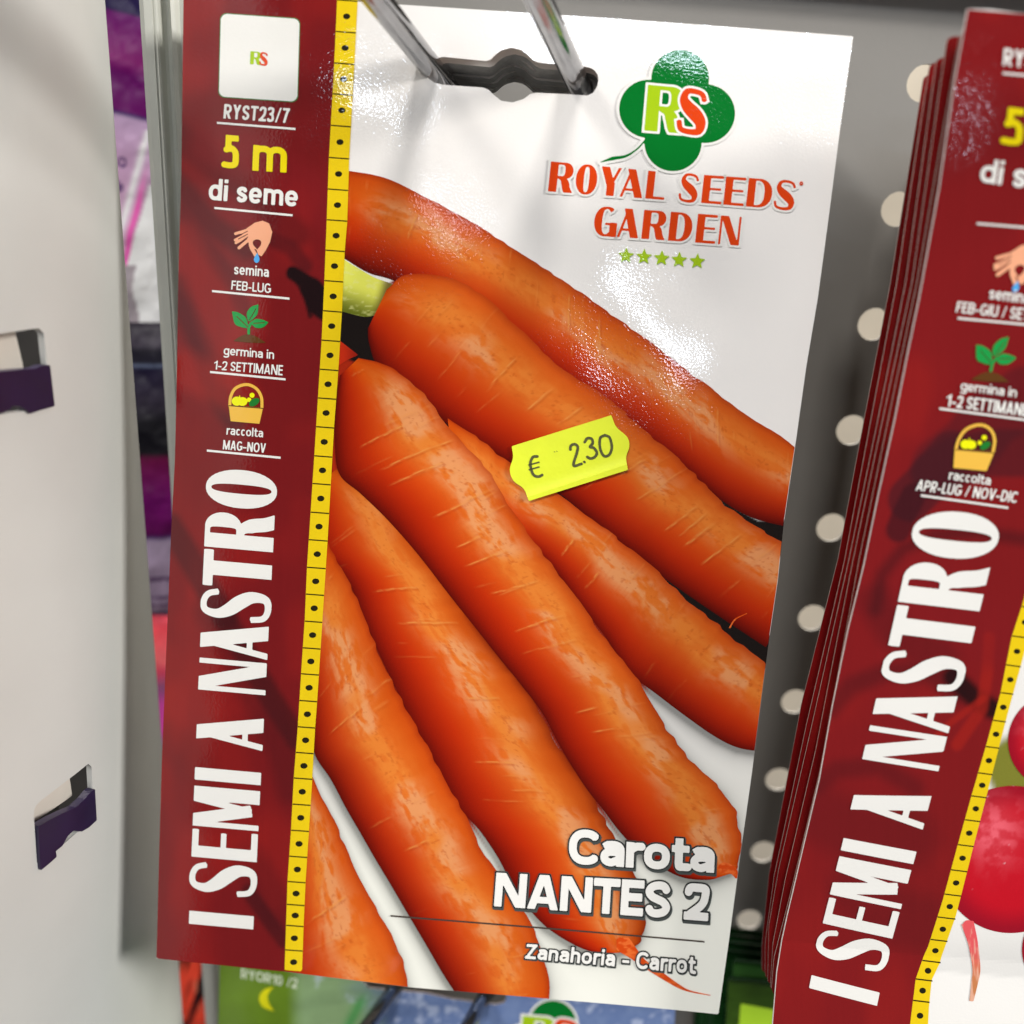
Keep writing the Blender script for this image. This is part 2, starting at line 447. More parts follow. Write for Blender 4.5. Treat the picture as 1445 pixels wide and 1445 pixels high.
def stress(ch, W, T, th):
    """letters of the display face: thick stems, thin joins"""
    h, q = T / 2, th / 2; S = []
    def st(p, a, r, b=None, clip=(0, 1)): S.append(([p, a], [r, r if b is None else b], True, clip))
    def cvv(P, ws, clip=None, butt=True): S.append((list(map(tuple, P)), list(ws), butt, clip))
    def bowl(cx, cy, rx, ry, a0, a1, n=26, pw=1.6):
        P = E_(cx, cy, rx, ry, a0, a1, n, 2.2)
        ws = [q + (h - q) * abs(math.cos(math.radians(a0 + (a1 - a0) * k / n))) ** pw for k in range(n + 1)]
        return P, ws
    if ch == 'I': st((h, -1), (h, 2), h)
    elif ch == 'L': st((h, -1), (h, 2), h); st((h, q * 1.3), (W, q * 1.3), q * 1.3)
    elif ch == 'E':
        st((h, -1), (h, 2), h); st((h, 1 - q * 1.3), (W, 1 - q * 1.3), q * 1.3); st((h, .52), (W * .92, .52), q * 1.1); st((h, q * 1.3), (W, q * 1.3), q * 1.3)
    elif ch == 'T': st((W / 2, -1), (W / 2, 1), h); st((0, 1 - q * 1.9), (W, 1 - q * 1.9), q * 1.9)
    elif ch == 'N':
        st((q, -1), (q, 2), q); st((W - q, -1), (W - q, 2), q); st((h * .8, 1.1), (W - h * .8, -.1), h * .92)
    elif ch == 'M':
        st((q, -1), (q, 2), q * 1.1); st((W - h, -1), (W - h, 2), h); st((h * .7, 1.1), (W * .48, .12), h * .85); st((W * .46, .12), (W - h * 1.6, 1.08), q * 1.3)
    elif ch == 'A':
        st((q, -.06), (W * .46, 1.04), q * 1.2); st((W * .40, 1.06), (W - h * 1.05, -.06), h * 1.0); st((W * .2, .27), (W * .72, .27), q * 1.1)
    elif ch == 'Y':
        st((h, 1.1), (W * .52, .38), h); st((W - q * 1.2, 1.08), (W * .56, .42), q * 1.3); st((W * .53, -1), (W * .53, .48), h)
    elif ch == 'R':
        st((h, -1), (h, 2), h)
        P, ws = bowl(W * .52, .735, W * .40 - h * .7, .265 - q, 90, -90, 20); cvv([(h, 1 - q)] + P + [(h, .47 + q)], [q] + ws + [q])
        cvv(cr([(W * .38, .5), (W * .58, .44), (W * .68, .3), (W * .74, .12), (W * .86, -.05)], 5), [q * 1.2 + (h * .95 - q * 1.2) * min(1, k / 9) for k in range(21)], clip=(0, 1))
    elif ch == 'D':
        st((h, -1), (h, 2), h); P, ws = bowl(W * .4, .5, W * .6 - h, .5 - q, 90, -90, 24); cvv([(h, 1 - q)] + P + [(h, q)], [q] + ws + [q])
    elif ch == 'O':
        P, ws = bowl(W / 2, .5, W / 2 - h, .5 - q, 0, 360, 40); cvv(P, ws, butt=False)
    elif ch == 'G':
        P, ws = bowl(W * .52, .5, W * .52 - h, .5 - q, 52, 300, 30); cvv(P, ws)
        st((W - h * .95, .0), (W - h * .95, .46), h * .95); st((W * .5, .46 - q), (W, .46 - q), q); st((W * .7, q * 1.4), (W - h, .1), q * 1.2)
    elif ch == 'S':
        P = cr([(W * .92, .76), (W * .82, .90), (W * .55, 1 - q), (W * .28, .93), (W * .17 + h * .1, .76), (W * .34, .60), (W * .62, .44), (W - W * .17 - h * .1, .27), (W * .76, .08), (W * .45, q), (W * .14, .10), (W * .06, .28)], 5)
        n = len(P); ws = []
        for k in range(n):
            f = k / (n - 1); ws.append(q * 1.15 + (h * 1.05 - q) * math.exp(-((f - .53) / .17) ** 2))
        cvv(P, ws)
    return S


def place(strokes, dx):
    return [([(x + dx, y) for x, y in P], w, b, c) for P, w, b, c in strokes]


def field_of(strokes, X, Y):
    D = np.full(X.shape, 1e3)
    for P, w, b, c in strokes:
        xs = [p[0] for p in P]; m = 0.35
        i0 = np.searchsorted(X[0], min(xs) - m); i1 = np.searchsorted(X[0], max(xs) + m)
        if i1 <= i0: continue
        d = seg_field(X[:, i0:i1], Y[:, i0:i1], P, w, b)
        if c is not None: d = np.maximum(d, np.maximum(c[0] - Y[:, i0:i1], Y[:, i0:i1] - c[1]))
        D[:, i0:i1] = np.minimum(D[:, i0:i1], d)
    return D


def lay(text, c, w, gap):
    S = []; x = 0
    for ch in text:
        s, wd = sans(ch, c, w)
        if ch == ' ': x += .26 * c + gap * .5; continue
        S += place(s, x); x += wd + gap - (.07 * c if ch == 'C' else 0)
    return S


def ink_box(S):
    X, Y = np.meshgrid(np.arange(-.1, 30, .02), np.arange(-.4, 1.15, .02))
    xm = max(p[0] for s in S for p in s[0]) + .4
    X, Y = X[:, X[0] < xm], Y[:, :int((X[0] < xm).sum())]
    D = field_of(S, X, Y); m = D < 0
    return X[m].min(), Y[m].min(), X[m].max(), Y[m].max()


def quad_map(fr, q, box, wv=0.0):
    """text box -> four photographed corners TL, TR, BR, BL laid out on the sheet"""
    u, v = fr.uv([p[0] for p in q], [p[1] for p in q]); C = np.stack([u, v], 1)
    x0, y0, x1, y1 = box
    def f(X, Y, w):
        s = ((X - x0) / (x1 - x0))[:, None]; t = ((Y - y0) / (y1 - y0))[:, None]
        P = (C[3] * (1 - s) + C[2] * s) * (1 - t) + (C[0] * (1 - s) + C[1] * s) * t
        z = fr.zf(P[:, 0], P[:, 1]) if fr.zf else 0
        return np.stack([P[:, 0], P[:, 1], np.zeros(len(P)) + z + w], 1)
    return f


def text_obj(fr, parent, text, q, color, w=.2, gap=.08, layer=20, outline=None, strokes=None, name='printed_text', box=None, cell=None, shadow=None):
    hp = math.hypot(q[0][0] - q[3][0], q[0][1] - q[3][1]); wp = math.hypot(q[1][0] - q[0][0], q[1][1] - q[0][1])
    if strokes is None:
        c = 1.0
        for _ in range(4):
            S = lay(text, c, w, gap * max(.6, min(1, c))); bx = ink_box(S)
            asp = (bx[2] - bx[0]) / (bx[3] - bx[1]); c = min(2, max(.35, c * (wp / hp) / asp))
        S = lay(text, c, w, gap * max(.6, min(1, c))); bx = ink_box(S)
    else: S = strokes; bx = box or ink_box(S)
    cell = cell or min(.055, (bx[3] - bx[1]) / max(14, hp * .95))
    m = .18 if outline else cell * 2
    X, Y = np.meshgrid(np.arange(bx[0] - m, bx[2] + m, cell), np.arange(bx[1] - m, bx[3] + m, cell))
    D = field_of(S, X, Y); mp = quad_map(fr, q, bx); out = []
    for k, (lev, colr, lay_, shift) in enumerate((outline or []) + [(0, color, layer, None)]):
        DD = D - lev
        if shift:
            for t in np.linspace(0, 1, 5)[1:]:
                DD = np.minimum(DD, field_of(S, X - shift[0] * t, Y - shift[1] * t) - lev)
        V2, Fc = cells(X, Y, DD)
        me = make_mesh(name, mp(V2[:, 0], V2[:, 1], LZ * lay_), Fc, [colr])
        out.append((colr, me))
    for i, (colr, me) in enumerate(out):
        link(name if i == len(out) - 1 else name + '_outline', me, parent)


def shape_obj(fr, parent, name, fieldf, box, color, layer, st=1.3, colf=None, label=None, stuff=False):
    X, Y = grid(*box, st); V2, Fc = cells(X, Y, fieldf(X, Y))
    return link(name, flat_print(name, fr, V2, Fc, layer, color if color else M_PRINT, colf), parent, label, stuff)


def poly_obj(fr, parent, name, P, color, layer, st=1.5, colf=None, label=None):
    P = np.array(P, float); b = (P[:, 0].min() - st, P[:, 1].min() - st, P[:, 0].max() + st, P[:, 1].max() + st)
    return shape_obj(fr, parent, name, lambda X, Y: poly_field(X, Y, P), b, color, layer, st, colf, label)


def Z(sc, ox, oy, pts):                                # reading of an enlarged crop -> photograph pixels
    return [(ox + x / sc, oy + y / sc) for x, y in pts]


# ================================================================ THE SETTING: perforated panel, wall, posts
PANEL_Y = 0.212


def box_obj(name, p0, p1, m, parent=None, bevel=0.0):
    x0, y0, z0 = p0; x1, y1, z1 = p1
    V = [(x, y, z) for x in (x0, x1) for y in (y0, y1) for z in (z0, z1)]
    Fc = [(0, 1, 3, 2), (4, 6, 7, 5), (0, 4, 5, 1), (2, 3, 7, 6), (0, 2, 6, 4), (1, 5, 7, 3)]
    me = make_mesh(name, V, [list(f) for f in Fc], [m]); o = link(name, me, parent)
    if bevel:
        b = o.modifiers.new('edge', 'BEVEL'); b.width = bevel; b.segments = 3
    return o


fp = Frame((0, PANEL_Y, 0), [[1, 0, 0], [0, 0, -1], [0, 1, 0]])
hx, hz0 = at_depth(1202, 607, PANEL_Y)[0], at_depth(1202, 607, PANEL_Y)[2]
PITCH = 0.0264


def holes(X, Y):
    D = np.maximum(np.abs(X - .06) - .26, np.abs(Y + .06) - .27)
    gx = (X - hx + PITCH / 2) % PITCH - PITCH / 2; gy = (Y - hz0 + PITCH / 2) % PITCH - PITCH / 2
    return np.maximum(D, -(np.hypot(gx, gy) - 0.0039))


X, Y = np.meshgrid(np.arange(-.055, .305, .0012), np.arange(-.32, .2, .0012))
X0 = X
D = np.maximum(holes(X, Y), -.043 - X)
V2, Fc = cells(X, Y, D)
to3 = lambda a, b, w: np.stack([a, np.full_like(a, PANEL_Y) - w, b + HC], 1)
me = solid(V2, [list(reversed(f)) for f in Fc], .0009, to3, [M_PANEL, M_PANEL], name='perforated_panel')
o = link('wall', me); o['kind'] = 'structure'
wb = box_obj('back_wall', (-.6, .40, HC - .6), (.7, .405, HC + .25), M_BEIGE); wb['kind'] = 'structure'
# painted rail across the top of the panel
d0 = at_depth(1052, -42, PANEL_Y - .006)
rail = thing('shelf_rail', 'grey painted rail running across the top of the perforated panel', 'rail', Matrix.Translation((0, PANEL_Y - .008, d0[2] + HC)))
rail_body = box_obj('rail_body', (-.04, -.002, .002), (.30, .007, .030), M_PANEL, rail, .0012)
box_obj('rail_lip', (-.04, -.0065, .012), (.30, -.0042, .020), M_PANEL, rail, .0006)


# upright post between the products on the left and the packets
def extrude_profile(name, prof, z0, z1, m, parent=None, closed=True):
    n = len(prof); V = [(x, y, z0) for x, y in prof] + [(x, y, z1) for x, y in prof]
    Fc = [[i, (i + 1) % n, n + (i + 1) % n, n + i] for i in range(n if closed else n - 1)]
    if closed: Fc += [list(range(n))[::-1], list(range(n, 2 * n))]
    return link(name, make_mesh(name, V, Fc, [m]), parent)


pl = at_depth(219, 300, .19)[0] + .0011
pr_ = at_depth(318, 1400, .19)[0] + .002
post = thing('upright_post', 'pale grey metal upright between the purple bags and the red packet', 'post', Matrix.Translation((pl, .19, HC - .3)))
L = pr_ - pl
prof = [(0, 0), (.0004, -.0006), (L * .26, -.0006), (L * .30, -.0002), (L * .34, .0016), (L * .40, .0022), (L * .50, .0022), (L * .55, .0010), (L * .60, .0002), (L * .66, -.0001), (L * .74, .0006), (L * .8, .002), (L, .0022), (L, .016), (0, .016)]
extrude_profile('post_body', prof, 0, .55, M_POST, post)
extrude_profile('post_lip', [(-.0011, -.0012), (-.0002, -.0014), (.0013, -.0010), (.0013, -.00065), (-.0005, -.00065), (-.0005, .012), (-.0011, .012)], 0, .55, M_POST, post)

# ---------------------------------------------------------------- slotted side plate, left
Vv = np.array([0, 0, 1.0]); Dv = R @ np.array([310, -312, 1200.0]); Dv[2] = 0; Dv /= np.linalg.norm(Dv)
edge0 = at_depth(168, 260, .178)
uu = Dv; nn = np.cross(uu, Vv)                          # u points into the shop, n faces the camera side
if nn @ (-edge0) < 0: nn = -nn
BR_ = .042


def plate_bend(u, v):                                  # curls away from the viewer towards its far edge (u = 0)
    a = np.clip((u + BR_) / BR_, 0, 1); return -.012 * a ** 2


Mp = np.stack([uu, Vv, np.cross(uu, Vv)], 1)
sgn = 1 if np.cross(uu, Vv) @ (-edge0) > 0 else -1
fs = Frame(edge0 + .012 * nn, Mp, (lambda u, v: sgn * plate_bend(u, v)))
plate = thing('side_plate', 'tall pale slotted metal side plate with purple clips at the left edge', 'panel', fs.mat())
slots = [Z(8.03, 0, 440, [(-200, 275), (0, 250), (360, 195), (460, 185), (505, 230), (590, 1060), (300, 1120), (0, 1160), (-200, 1180)]),
         Z(7.6, 0, 1060, [(360, 640), (400, 560), (960, 130), (990, 150), (1015, 730), (850, 850), (400, 1250)])]
slot_uv = []
for s in slots:
    u, v = fs.uv([p[0] for p in s], [p[1] for p in s]); slot_uv.append(np.stack([u, v], 1))
X, Y = np.meshgrid(np.arange(-.152, .0012, .0011), np.arange(-.30, .12, .0011))
D = np.maximum(np.maximum(X, -.15 - X), np.abs(Y + .09) - .208)
for s in slot_uv: D = np.maximum(D, -poly_field(X, Y, s))
V2, Fc = cells(X, Y, D)
to3 = lambda a, b, w: np.stack([a, b, sgn * (plate_bend(a, b) + w)], 1)
me = solid(V2, Fc if sgn < 0 else [list(reversed(f)) for f in Fc], .0012, to3, [M_PLATE, M_PLATE], name='plate_sheet')
me.polygons.foreach_set('use_smooth', [True] * len(me.polygons))
plo = link('plate_sheet', me, plate)
em = plo.modifiers.new('split', 'EDGE_SPLIT'); em.split_angle = math.radians(50)


def on_plate(name, P, depth, thick, m, label=None):
    P = np.array(P, float); X, Y = grid(P[:, 0].min() - 2, P[:, 1].min() - 2, P[:, 0].max() + 2, P[:, 1].max() + 2, 1.6)
    V2, Fc = cells(X, Y, poly_field(X, Y, P))
    def t3(a, b, w):
        q = fs.P(a, b, 0.0); q[:, 2] += sgn * (depth + w); return q
    me = solid(V2, Fc, thick, t3, [m, m], name=name)
    return link(name, me, plate, label)


on_plate('inner_liner', Z(8.03, 0, 440, [(-160, 300), (0, 268), (340, 212), (375, 225), (460, 585), (480, 700), (-160, 760)]), -.0035, .001, M_CREAM)
on_plate('inner_liner', Z(7.6, 0, 1060, [(340, 640), (400, 560), (860, 230), (900, 240), (925, 400), (940, 520), (600, 760), (350, 900)]), -.0035, .001, M_CREAM)
on_plate('slot_shade_sheet', Z(8.03, 0, 440, [(-260, 200), (540, 120), (640, 1150), (-260, 1250)]), -.009, .001, M_DARK)  # dark sheet put behind the slot in place of its shade
on_plate('slot_shade_sheet', Z(7.6, 0, 1060, [(300, 500), (1000, 60), (1060, 900), (360, 1320)]), -.009, .001, M_DARK)  # same for the lower slot: its shade as a dark sheet
on_plate('purple_clip', Z(8.03, 0, 440, [(-200, 685), (0, 668), (200, 650), (370, 640), (450, 605), (545, 600), (598, 1065), (440, 1105), (305, 1150), (250, 1095), (180, 1065), (105, 1062), (85, 1100), (0, 1140), (-200, 1200)]), .0006, .0016, M_PURPLE)
on_plate('purple_clip', Z(7.6, 0, 1060, [(380, 800), (520, 720), (640, 660), (780, 600), (880, 510), (950, 430), (1000, 400), (1018, 735), (930, 810), (850, 855), (760, 845), (700, 900), (640, 1010), (570, 1065), (580, 1125), (520, 1180), (405, 1275)]), .0006, .0016, M_PURPLE)


# ---------------------------------------------------------------- products hanging behind the plate
def pouch(name, label, cat, pts_depth, corners, colf, nx=40, ny=160, bulge=.006, group=None):
    """corner pixels TL, TR, BR, BL at a depth -> a filled bag with a crimped rim"""
    fr = Frame((0, pts_depth, 0), [[1, 0, 0], [0, 0, -1], [0, 1, 0]])
    u, v = fr.uv([c[0] for c in corners], [c[1] for c in corners]); C = np.stack([u, v], 1)
    org = np.array([C[3, 0], pts_depth, C[3, 1]])
    t = thing(name, label, cat, Matrix.Translation((org[0], org[1], org[2] + HC)), group)
    s, r = np.meshgrid(np.linspace(0, 1, nx), np.linspace(0, 1, ny))
    P = (C[3] * (1 - s[..., None]) + C[2] * s[..., None]) * (1 - r[..., None]) + (C[0] * (1 - s[..., None]) + C[1] * s[..., None]) * r[..., None]
    b = bulge * (np.sin(np.pi * s) ** .6) * (np.sin(np.pi * r) ** .35) + .0022 * (fbm(s * 4, r * 14, 2) - .5)
    px = np.zeros_like(s); py = np.zeros_like(s)
    wp = np.stack([P[..., 0], np.full_like(s, pts_depth), P[..., 1]], -1); c = wp @ R
    px = CX + F * c[..., 0] / c[..., 2]; py = CX + F * c[..., 1] / c[..., 2]
    cc = colf(px, py)
    parts = []
    for side, nm in ((-1, 'bag_front'), (1, 'bag_back')):
        V = np.stack([P[..., 0] - org[0], side * b, P[..., 1] - org[2]], -1).reshape(-1, 3)
        Fc = []
        for j in range(ny - 1):
            for i in range(nx - 1):
                a = j * nx + i; f = [a, a + 1, a + nx + 1, a + nx]
                Fc.append(f if side < 0 else f[::-1])
        link(nm, make_mesh(nm, V, Fc, [M_FOIL], cc.reshape(-1, 3), smooth=True), t)
    return t


def bands(py, stops):
    c = np.zeros(py.shape + (3,)); ys = [s[0] for s in stops]
    for k in range(3): c[..., k] = np.interp(py, ys, [lin(s[1])[k] for s in stops])
    return c


def col_bag1(px, py):
    c = bands(py + (px - 190) * -.25, [(-80, (24, 10, 60)), (22, (24, 10, 60)), (26, (92, 8, 92)), (90, (112, 4, 92)), (110, (86, 0, 84)), (160, (92, 0, 88)), (164, (40, 8, 84)), (170, (168, 140, 172)), (230, (176, 140, 172)), (480, (205, 165, 185))])
    sw = np.exp(-((px - (205 - (py - 230) * .28)) / 5.0) ** 2)
    c = mixc(c, lin((240, 214, 226)), sw * (py > 185))
    sw = np.exp(-((px - (212 - (py - 250) * .24)) / 4.0) ** 2)
    c = mixc(c, lin((235, 60, 160)), sw * sstep(225, 300, py))
    win = (px > 214 - (py - 275) * .28 + np.maximum(0, 300 - py) * 0) & (py > 262) & (px > 182)
    c = np.where(win[..., None], lin((214, 236, 252), 1.5), c)
    low = (py > 373) & (px < 199 - 4 * np.sin((py - 373) / 22)); c = np.where(low[..., None], lin((150, 140, 146)), c)
    for (x, y, r) in ((181, 230, 6), (174, 262, 5), (178, 266, 4)):
        ring = np.abs(np.hypot(px - x, (py - y) * .8) - r * .8) < 1.4; c = np.where(ring[..., None], lin((70, 40, 96)), c)
    return c


def col_bag2(px, py):
    c = bands(py, [(440, (14, 10, 20)), (486, (60, 54, 66)), (492, (12, 8, 24)), (510, (30, 28, 40)), (513, (90, 100, 124)), (517, (20, 14, 40)), (560, (40, 34, 48)), (590, (8, 6, 14)), (634, (8, 6, 14)), (642, (86, 4, 52)), (700, (92, 2, 84)), (745, (78, 0, 66)), (750, (60, 26, 84)), (756, (140, 124, 146)), (830, (120, 104, 124)), (880, (92, 86, 92)), (1000, (110, 90, 110))])
    n = fbm(px / 8, py / 16, 5); c = c * (.75 + .5 * n)[..., None]
    for y, h in ((809, 3), (836, 2), (846, 2), (856, 2)):
        c = np.where(((np.abs(py - y) < h) & (vn(px / 3, py / 4, 3) > .3))[..., None], lin((62, 38, 70)), c)
    return c


def col_bag3(px, py):
    c = bands(py, [(850, (140, 30, 60)), (885, (240, 70, 80)), (925, (255, 96, 100)), (940, (190, 60, 84)), (960, (120, 70, 104)), (985, (176, 60, 140)), (1020, (190, 60, 150)), (1040, (130, 130, 150)), (1062, (30, 28, 40)), (1100, (20, 16, 26)), (1130, (130, 20, 110)), (1250, (140, 20, 120)), (1300, (200, 60, 40))])
    return c * (.8 + .4 * fbm(px / 7, py / 10, 6))[..., None]


def col_bag4(px, py):
    n = fbm((px + (py - 1350) * .25) / 9, py / 60, 4, 2)
    c = mixc(np.broadcast_to(lin((214, 66, 44)), px.shape + (3,)), lin((20, 8, 12)), sstep(.46, .62, n))
    return mixc(c, lin((240, 120, 92)), sstep(.62, .8, vn(px / 6, py / 30, 7)) * .7)


pouch('product_bag', 'purple and magenta bag with a pale glossy window, upper of the hanging bags', 'bag', .262, [(105, -90), (262, -90), (262, 468), (125, 478)], col_bag1, 60, 260, .004)
pouch('product_bag', 'black and magenta bag hanging just below the purple bag with the pale window', 'bag', .256, [(140, 455), (272, 455), (290, 905), (170, 905)], col_bag2, 50, 200, .006)
pouch('product_bag', 'small pink and red bag showing beside the middle of the packet edge', 'bag', .250, [(175, 868), (290, 868), (300, 1330), (190, 1330)], col_bag3, 50, 160, .006)
pouch('product_bag', 'red and black bag showing at the lower left under the carrot packet', 'bag', .235, [(190, 1300), (300, 1300), (310, 1560), (200, 1560)], col_bag4, 60, 120, .006)
bw = box_obj('recess_shade_board', (-.30, .31, HC - .45), (pl - .002 + .03, .315, HC + .25), M_DARK); bw['kind'] = 'structure'  # dark board standing in for the shaded depth behind the bags

# ================================================================ CARROT PACKET
M1 = [[.99953223, .0103847, -.02876609], [-.03020626, .18800077, -.98170428], [-.00478666, .98211398, .18822651]]


def zf1(u, v):
    return .00045 * np.sin(u * 34 + 1.0) * np.cos(v * 17 - .6) + .0009 * np.exp(-((u - .028) / .008) ** 2) * 0


f1 = Frame((-.06843325, .1382318, -.15509146), M1, zf1)
PRONG = R @ np.array([363, -26, 1200.0]); PRONG /= PRONG[1]
left1 = [(257.8, -16), (257.8, 0), (256.8, 100), (255.3, 249), (252.3, 358), (251, 414), (249.8, 521), (247.3, 648), (242, 756), (236.3, 901), (230, 1059), (226.2, 1185), (223, 1308), (221.6, 1351)]
bot1 = [(403, 1369.6), (427.8, 1373), (578.7, 1392.7), (774, 1410.6), (950, 1426.6), (1014.3, 1433)]
right1 = [(1029.4, 1328), (1043.8, 1220), (1061, 1097), (1072.5, 1008), (1086.8, 896), (1098, 820), (1106.5, 738), (1121.5, 635), (1137.6, 517.6), (1153.8, 420), (1168.5, 308.8), (1185.5, 176.5), (1203, 52.4)]
top1 = [(870, 27), (545, 4), (400, -6)]
OUT1 = np.array(left1 + bot1 + right1 + top1)
SLOT1 = Z(4.014, 540, 0, [(228, 390), (236, 415), (255, 440), (290, 465), (340, 478), (570, 495), (600, 508), (625, 533), (670, 570), (735, 580), (800, 560), (835, 532), (870, 525), (1060, 535), (1160, 543), (1195, 525), (1215, 490), (1222, 455), (1218, 425), (1200, 400), (1175, 385), (1140, 378), (880, 355), (850, 340), (820, 310), (790, 285), (730, 270), (670, 285), (635, 312), (610, 338), (585, 345), (345, 320), (280, 330), (240, 355)])


def in_out1(X, Y): return np.maximum(poly_field(X, Y, OUT1), -poly_field(X, Y, SLOT1))


# --- the printed carrots: cross-sections (lower-left edge, upper-right edge) along each root
CAR = {
    1: [(486, 365, 489, 240), (520, 385, 540, 250), (560, 398, 600, 278), (640, 440, 665, 313), (720, 490, 730, 354), (800, 545, 800, 400), (880, 600, 865, 445), (950, 650, 930, 492), (1010, 700, 1000, 546), (1060, 730, 1060, 589), (1125, 747, 1125, 633), (1170, 760, 1170, 665)],
    2: [(519, 464, 545, 408), (521, 485, 577, 387), (535, 520, 640, 394), (580, 560, 690, 424), (630, 597, 750, 480), (680, 630, 795, 521), (720, 654, 850, 556), (790, 697, 909, 607), (835, 735, 961, 651), (890, 780, 1000, 690), (940, 818, 1042, 727), (1003, 862, 1105, 767), (1081, 914, 1150, 800)],
    4: [(640, 660, 632, 590), (680, 715, 680, 622), (715, 760, 717, 652), (755, 780, 790, 699), (783, 806, 838, 734), (817, 851, 880, 767), (855, 900, 925, 803), (888, 949, 965, 843), (929, 982, 1015, 883), (974, 1016, 1055, 918), (1012, 1042, 1090, 945), (1042, 1056, 1110, 975), (1076, 1062, 1115, 1010)],
    7: [(408, 1160, 440, 1090), (410, 1190, 452, 1118), (405, 1230, 472, 1155), (400, 1280, 490, 1200), (395, 1330, 512, 1248), (390, 1370, 545, 1305), (400, 1400, 565, 1345), (430, 1430, 577, 1391), (440, 1450, 580, 1430)],
    5: [(440, 690, 478, 660), (450, 779, 560, 700), (474, 800, 590, 765), (496, 828, 625, 815), (515, 874, 660, 865), (537, 925, 697, 920), (560, 973, 735, 965), (582, 1018, 765, 1010), (601, 1050, 788, 1055), (630, 1105, 828, 1112), (651, 1143, 847, 1146), (677, 1172, 867, 1180), (702, 1209, 886, 1213), (720, 1243, 902, 1245), (741, 1276, 911, 1283), (770, 1308, 911, 1312), (806, 1332, 902, 1331), (835, 1344, 885, 1342), (862, 1346, 872, 1346)],
    6: [(400, 860, 462, 765), (415, 905, 480, 798), (425, 950, 500, 836), (434, 990, 518, 880), (440, 1030, 538, 928), (446, 1065, 562, 978), (468, 1099, 590, 1030), (489, 1139, 608, 1062), (508, 1172, 630, 1105), (529, 1209, 652, 1142), (551, 1246, 684, 1205), (576, 1289, 715, 1250), (600, 1330, 745, 1299), (626, 1375, 765, 1343), (650, 1412, 776, 1389), (665, 1440, 774, 1425)],
    3: [(480, 530, 507, 505), (474, 570, 550, 518), (473, 630, 600, 558), (480, 670, 629, 597), (510, 697, 656, 628), (548, 734, 688, 664), (590, 782, 722, 720), (634, 839, 773, 790), (672, 887, 806, 834), (702, 925, 838, 880), (735, 966, 874, 926), (765, 1006, 905, 968), (785, 1044, 934, 1018), (806, 1080, 962, 1058), (828, 1114, 990, 1090), (853, 1146, 1022, 1119), (875, 1175, 1040, 1152), (902, 1203, 1046, 1183), (935, 1226, 1045, 1207), (965, 1240, 1041, 1222), (1000, 1243, 1034, 1232), (1018, 1238, 1028, 1234)],
}
#        highlight centre, width, strength, shade of the low side, shade of the high side
LOOK = {1: (.66, .15, .62, 1.0, .15), 2: (.70, .14, .68, 1.05, .1), 4: (.70, .15, .75, .8, .1), 7: (.62, .16, .75, .7, .1), 5: (.66, .13, .85, .8, .75), 6: (.60, .15, .85, .9, .1), 3: (.72, .14, 1.0, .95, .05)}
NCR = {1: 16, 2: 22, 4: 9, 7: 7, 5: 15, 6: 12, 3: 26}
CRK = {3: [(.12, .25, .7), (.17, .3, .95), (.20, .25, .75), (.275, .35, .95), (.335, .35, .62), (.37, .3, .75), (.43, .35, .8), (.50, .3, .8), (.66, .3, .5), (.70, .35, .55)],
       2: [(.27, .5, .8), (.36, .5, .8), (.42, .55, .8), (.58, .5, .8), (.64, .45, .8), (.72, .4, .8), (.745, .45, .8), (.77, .4, .8), (.82, .35, .85)],
       5: [(.24, .2, .7), (.31, .3, .85), (.47, .5, .75), (.6, .3, .6), (.66, .45, .7)], 6: [(.3, .2, .6), (.52, .1, .35), (.6, .3, .55)], 1: [(.12, .5, .8), (.45, .55, .9), (.52, .5, .9), (.66, .5, .8), (.78, .5, .85)], 4: [(.36, .25, .6), (.45, .2, .5)], 7: [(.5, .4, .8)]}


